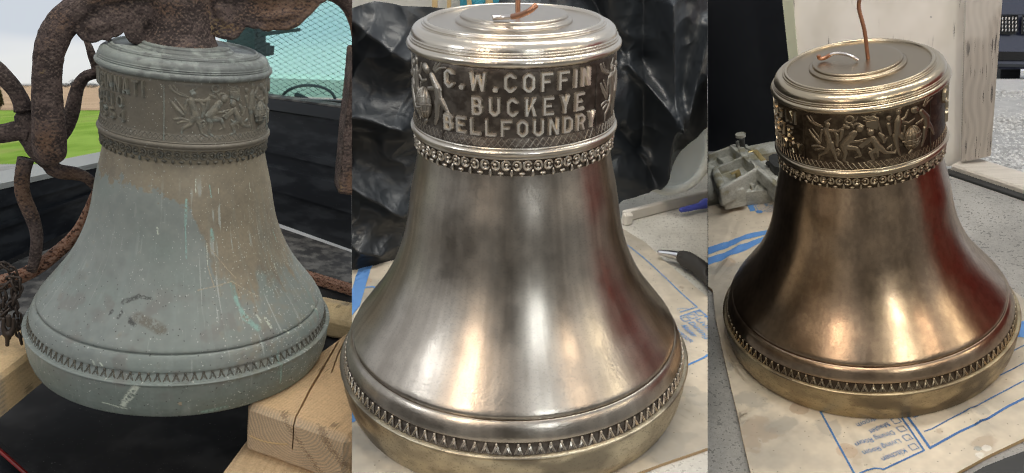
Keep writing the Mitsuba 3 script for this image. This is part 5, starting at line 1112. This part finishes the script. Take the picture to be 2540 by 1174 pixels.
# ================================================================ the garage round the two polished bells, its lamps, and unseen things added for the light
GA = thing('garage_wall', 'dark board garage wall facing the polished bells, with openings', 'wall')
for a, b in ((-.75, .50), (1.30, 1.85), (2.25, 3.0)):
    put('boards', boxm((a, -2.9, -.4), (b, -2.82, 1.9)), 'garage_dark', 2, GA)
put('lintel', boxm((-.75, -2.9, 1.6), (3.0, -2.83, 2.0)), 'garage_dark', 2, GA)
put('driveway', trimesh.Trimesh([[-40, -60, .01], [40, -60, .01], [40, 7.9, .01], [-40, 7.9, .01]], [[0, 1, 2], [0, 2, 3]]), 'gravel_road', kind='structure', label='gravel drive round the truck and garage')
LAMPS = []
def lamp(name, label, c, w, h, power, toward=(0, 0, .2), flap=False):
    """A shop light: housing and a glowing diffuser that faces the bells (set 2)."""
    c = np.asarray(c, float); n = unit(np.asarray(toward) - c); X = unit(np.cross(ZUP, n)); Z = np.cross(n, X)
    t = thing(name, label, 'lamp')
    put('housing', frame_box(c, X, n, Z, (-w / 2 - .02, -.07, -h / 2 - .02), (w / 2 + .02, -.005, h / 2 + .02), .01), 'wall_paint', 2, t)
    if flap:
        s = np.sign((np.array([0, 0, .2]) - c) @ X)
        put('added_baffle', frame_box(c + X * s * (w / 2 + .012), X, n, Z, (-.004, -.03, -h / 2), (.004, .50, h / 2)), 'dark_iron', 2, t)  # unseen baffle added to keep this lamp off the middle bell
    d = trimesh.Trimesh([c + X * a * w / 2 + Z * b * h / 2 for a, b in ((-1, -1), (1, -1), (1, 1), (-1, 1))], [[0, 1, 2], [0, 2, 3]])
    if d.face_normals[0] @ n < 0: d.invert()
    k_ = put('diffuser', d, None, 2, t); scene[k_]['emitter'] = {'type': 'area', 'radiance': rgb(*power)}; scene[k_]['bsdf'] = {'type': 'diffuse', 'reflectance': rgb(.6)}
def at_az(az, el, d): a, e = math.radians(az), math.radians(el); return (d * math.cos(e) * math.sin(a), -d * math.cos(e) * math.cos(a), .15 + d * math.sin(e))
def seen_from(k, az, el, d):
    q_ = W[k] @ np.r_[at_az(az, el, d), 1]; return (IW[2] @ q_)[:3]
B3 = (IW[2] @ W[3] @ np.array([0, 0, .12, 1]))[:3]
lamp('strip_lamp', 'tall cool strip lamp in front of the bells', at_az(20, 22, 2.6), .08, .9, (10, 11, 11.6))
lamp('shop_lamp', 'warm shop lamp right of the strip lamp', at_az(44, 27, 2.6), .20, .40, (5.2, 4.1, 3))
lamp('shop_lamp', 'yellowish shop lamp at the far right', at_az(68, 20, 2.6), .30, .30, (4.2, 3.7, 2.7))
lamp('shop_lamp', 'cool shop lamp at the left in front of the bells', seen_from(3, -41, 36, 2.2), .14, .34, (4.8, 5.1, 5.4), B3, True)
lamp('shop_lamp', 'warm shop lamp at the left nearest the camera', seen_from(3, -20, 35, 2.2), .14, .36, (10, 7.8, 5.8), B3, True)
lamp('shop_lamp', 'pale yellow shop lamp above the strip lamp', seen_from(3, 31, 25, 2.3), .18, .34, (12, 11.4, 9), B3, True)
RC = thing('tool_chest', 'red enamelled tool chest standing right of the dark bell', 'tool chest')
put('body', boxm((.72, -.22, -.008), (1.25, .50, .62), .01), 'red_enamel', 3, RC)

# thin edge-on sheets added between the polished bells to shape their reflections and light
def on_cut(y, z, s=1755.6):
    n = CW @ np.array([1.0, 0, -(s - 1270) / F]); nl = IW[3][:3, :3] @ n; e = IW[3][:3, :3] @ EYE + IW[3][:3, 3]
    return np.array([e[0] - (nl[1] * (y - e[1]) + nl[2] * (z - e[2])) / nl[0], y, z])
q = np.array([on_cut(a, b) for a in (-.14, .86) for b in (-.004, .45)])
q0 = np.array([on_cut(a, b) for a in (.12, .86) for b in (-.004, .45)])
put('added_black_sheet', m3.Manifold.hull_points(np.vstack([q, q + [.0006, 0, 0]])), 'black_panel', 3, label='thin black sheet added edge-on between the bells to darken the right one', cat='partition')
put('added_white_sheet', m3.Manifold.hull_points(np.vstack([q0 - [.0003, 0, 0], q0 - [.0006, 0, 0]])), 'white_paint', 3, label='thin white sheet added on the middle bell side to brighten its reflections', cat='partition')
def added_fill_lamp(label, c, L, Wd, power):  # unseen overhead lamp, added to brighten floor, cardboard and bell shoulders
    t = thing('added_fill_lamp', label, 'lamp')
    put('housing', boxm(np.array(c) - [L / 2 + .03, Wd / 2 + .03, -.004], np.array(c) + [L / 2 + .03, Wd / 2 + .03, .06], .01), 'wall_paint', 2, t)
    d = trimesh.Trimesh(np.array(c) + [[-L / 2, -Wd / 2, 0], [-L / 2, Wd / 2, 0], [L / 2, Wd / 2, 0], [L / 2, -Wd / 2, 0]], [[0, 1, 2], [0, 2, 3]])
    if d.face_normals[0][2] > 0: d.invert()
    k_ = put('diffuser', d, None, 2, t); scene[k_]['emitter'] = {'type': 'area', 'radiance': rgb(*power)}; scene[k_]['bsdf'] = {'type': 'diffuse', 'reflectance': rgb(.6)}
added_fill_lamp('long warm white fill lamp added unseen above the middle bell', (.15, .15, 1.55), 1.0, .16, (7, 6.7, 6.1))
added_fill_lamp('long cool white fill lamp added unseen above the right bell', (1.15, .35, 1.6), 1.0, .16, (4.0, 4.0, 3.8))
DC = thing('added_cabinet', 'low dark cabinet added unseen at left to darken the bell reflections', 'cabinet')  # unseen box added so the middle bell mirrors something dark
put('body', boxm((-1.75, -2.2, -.3), (-1.45, -.45, .34), .01), 'garage_dark', 2, DC)
put('counter', boxm((-1.77, -2.22, .342), (-1.43, -.43, .37), .004), 'grey_wood', 2, DC)
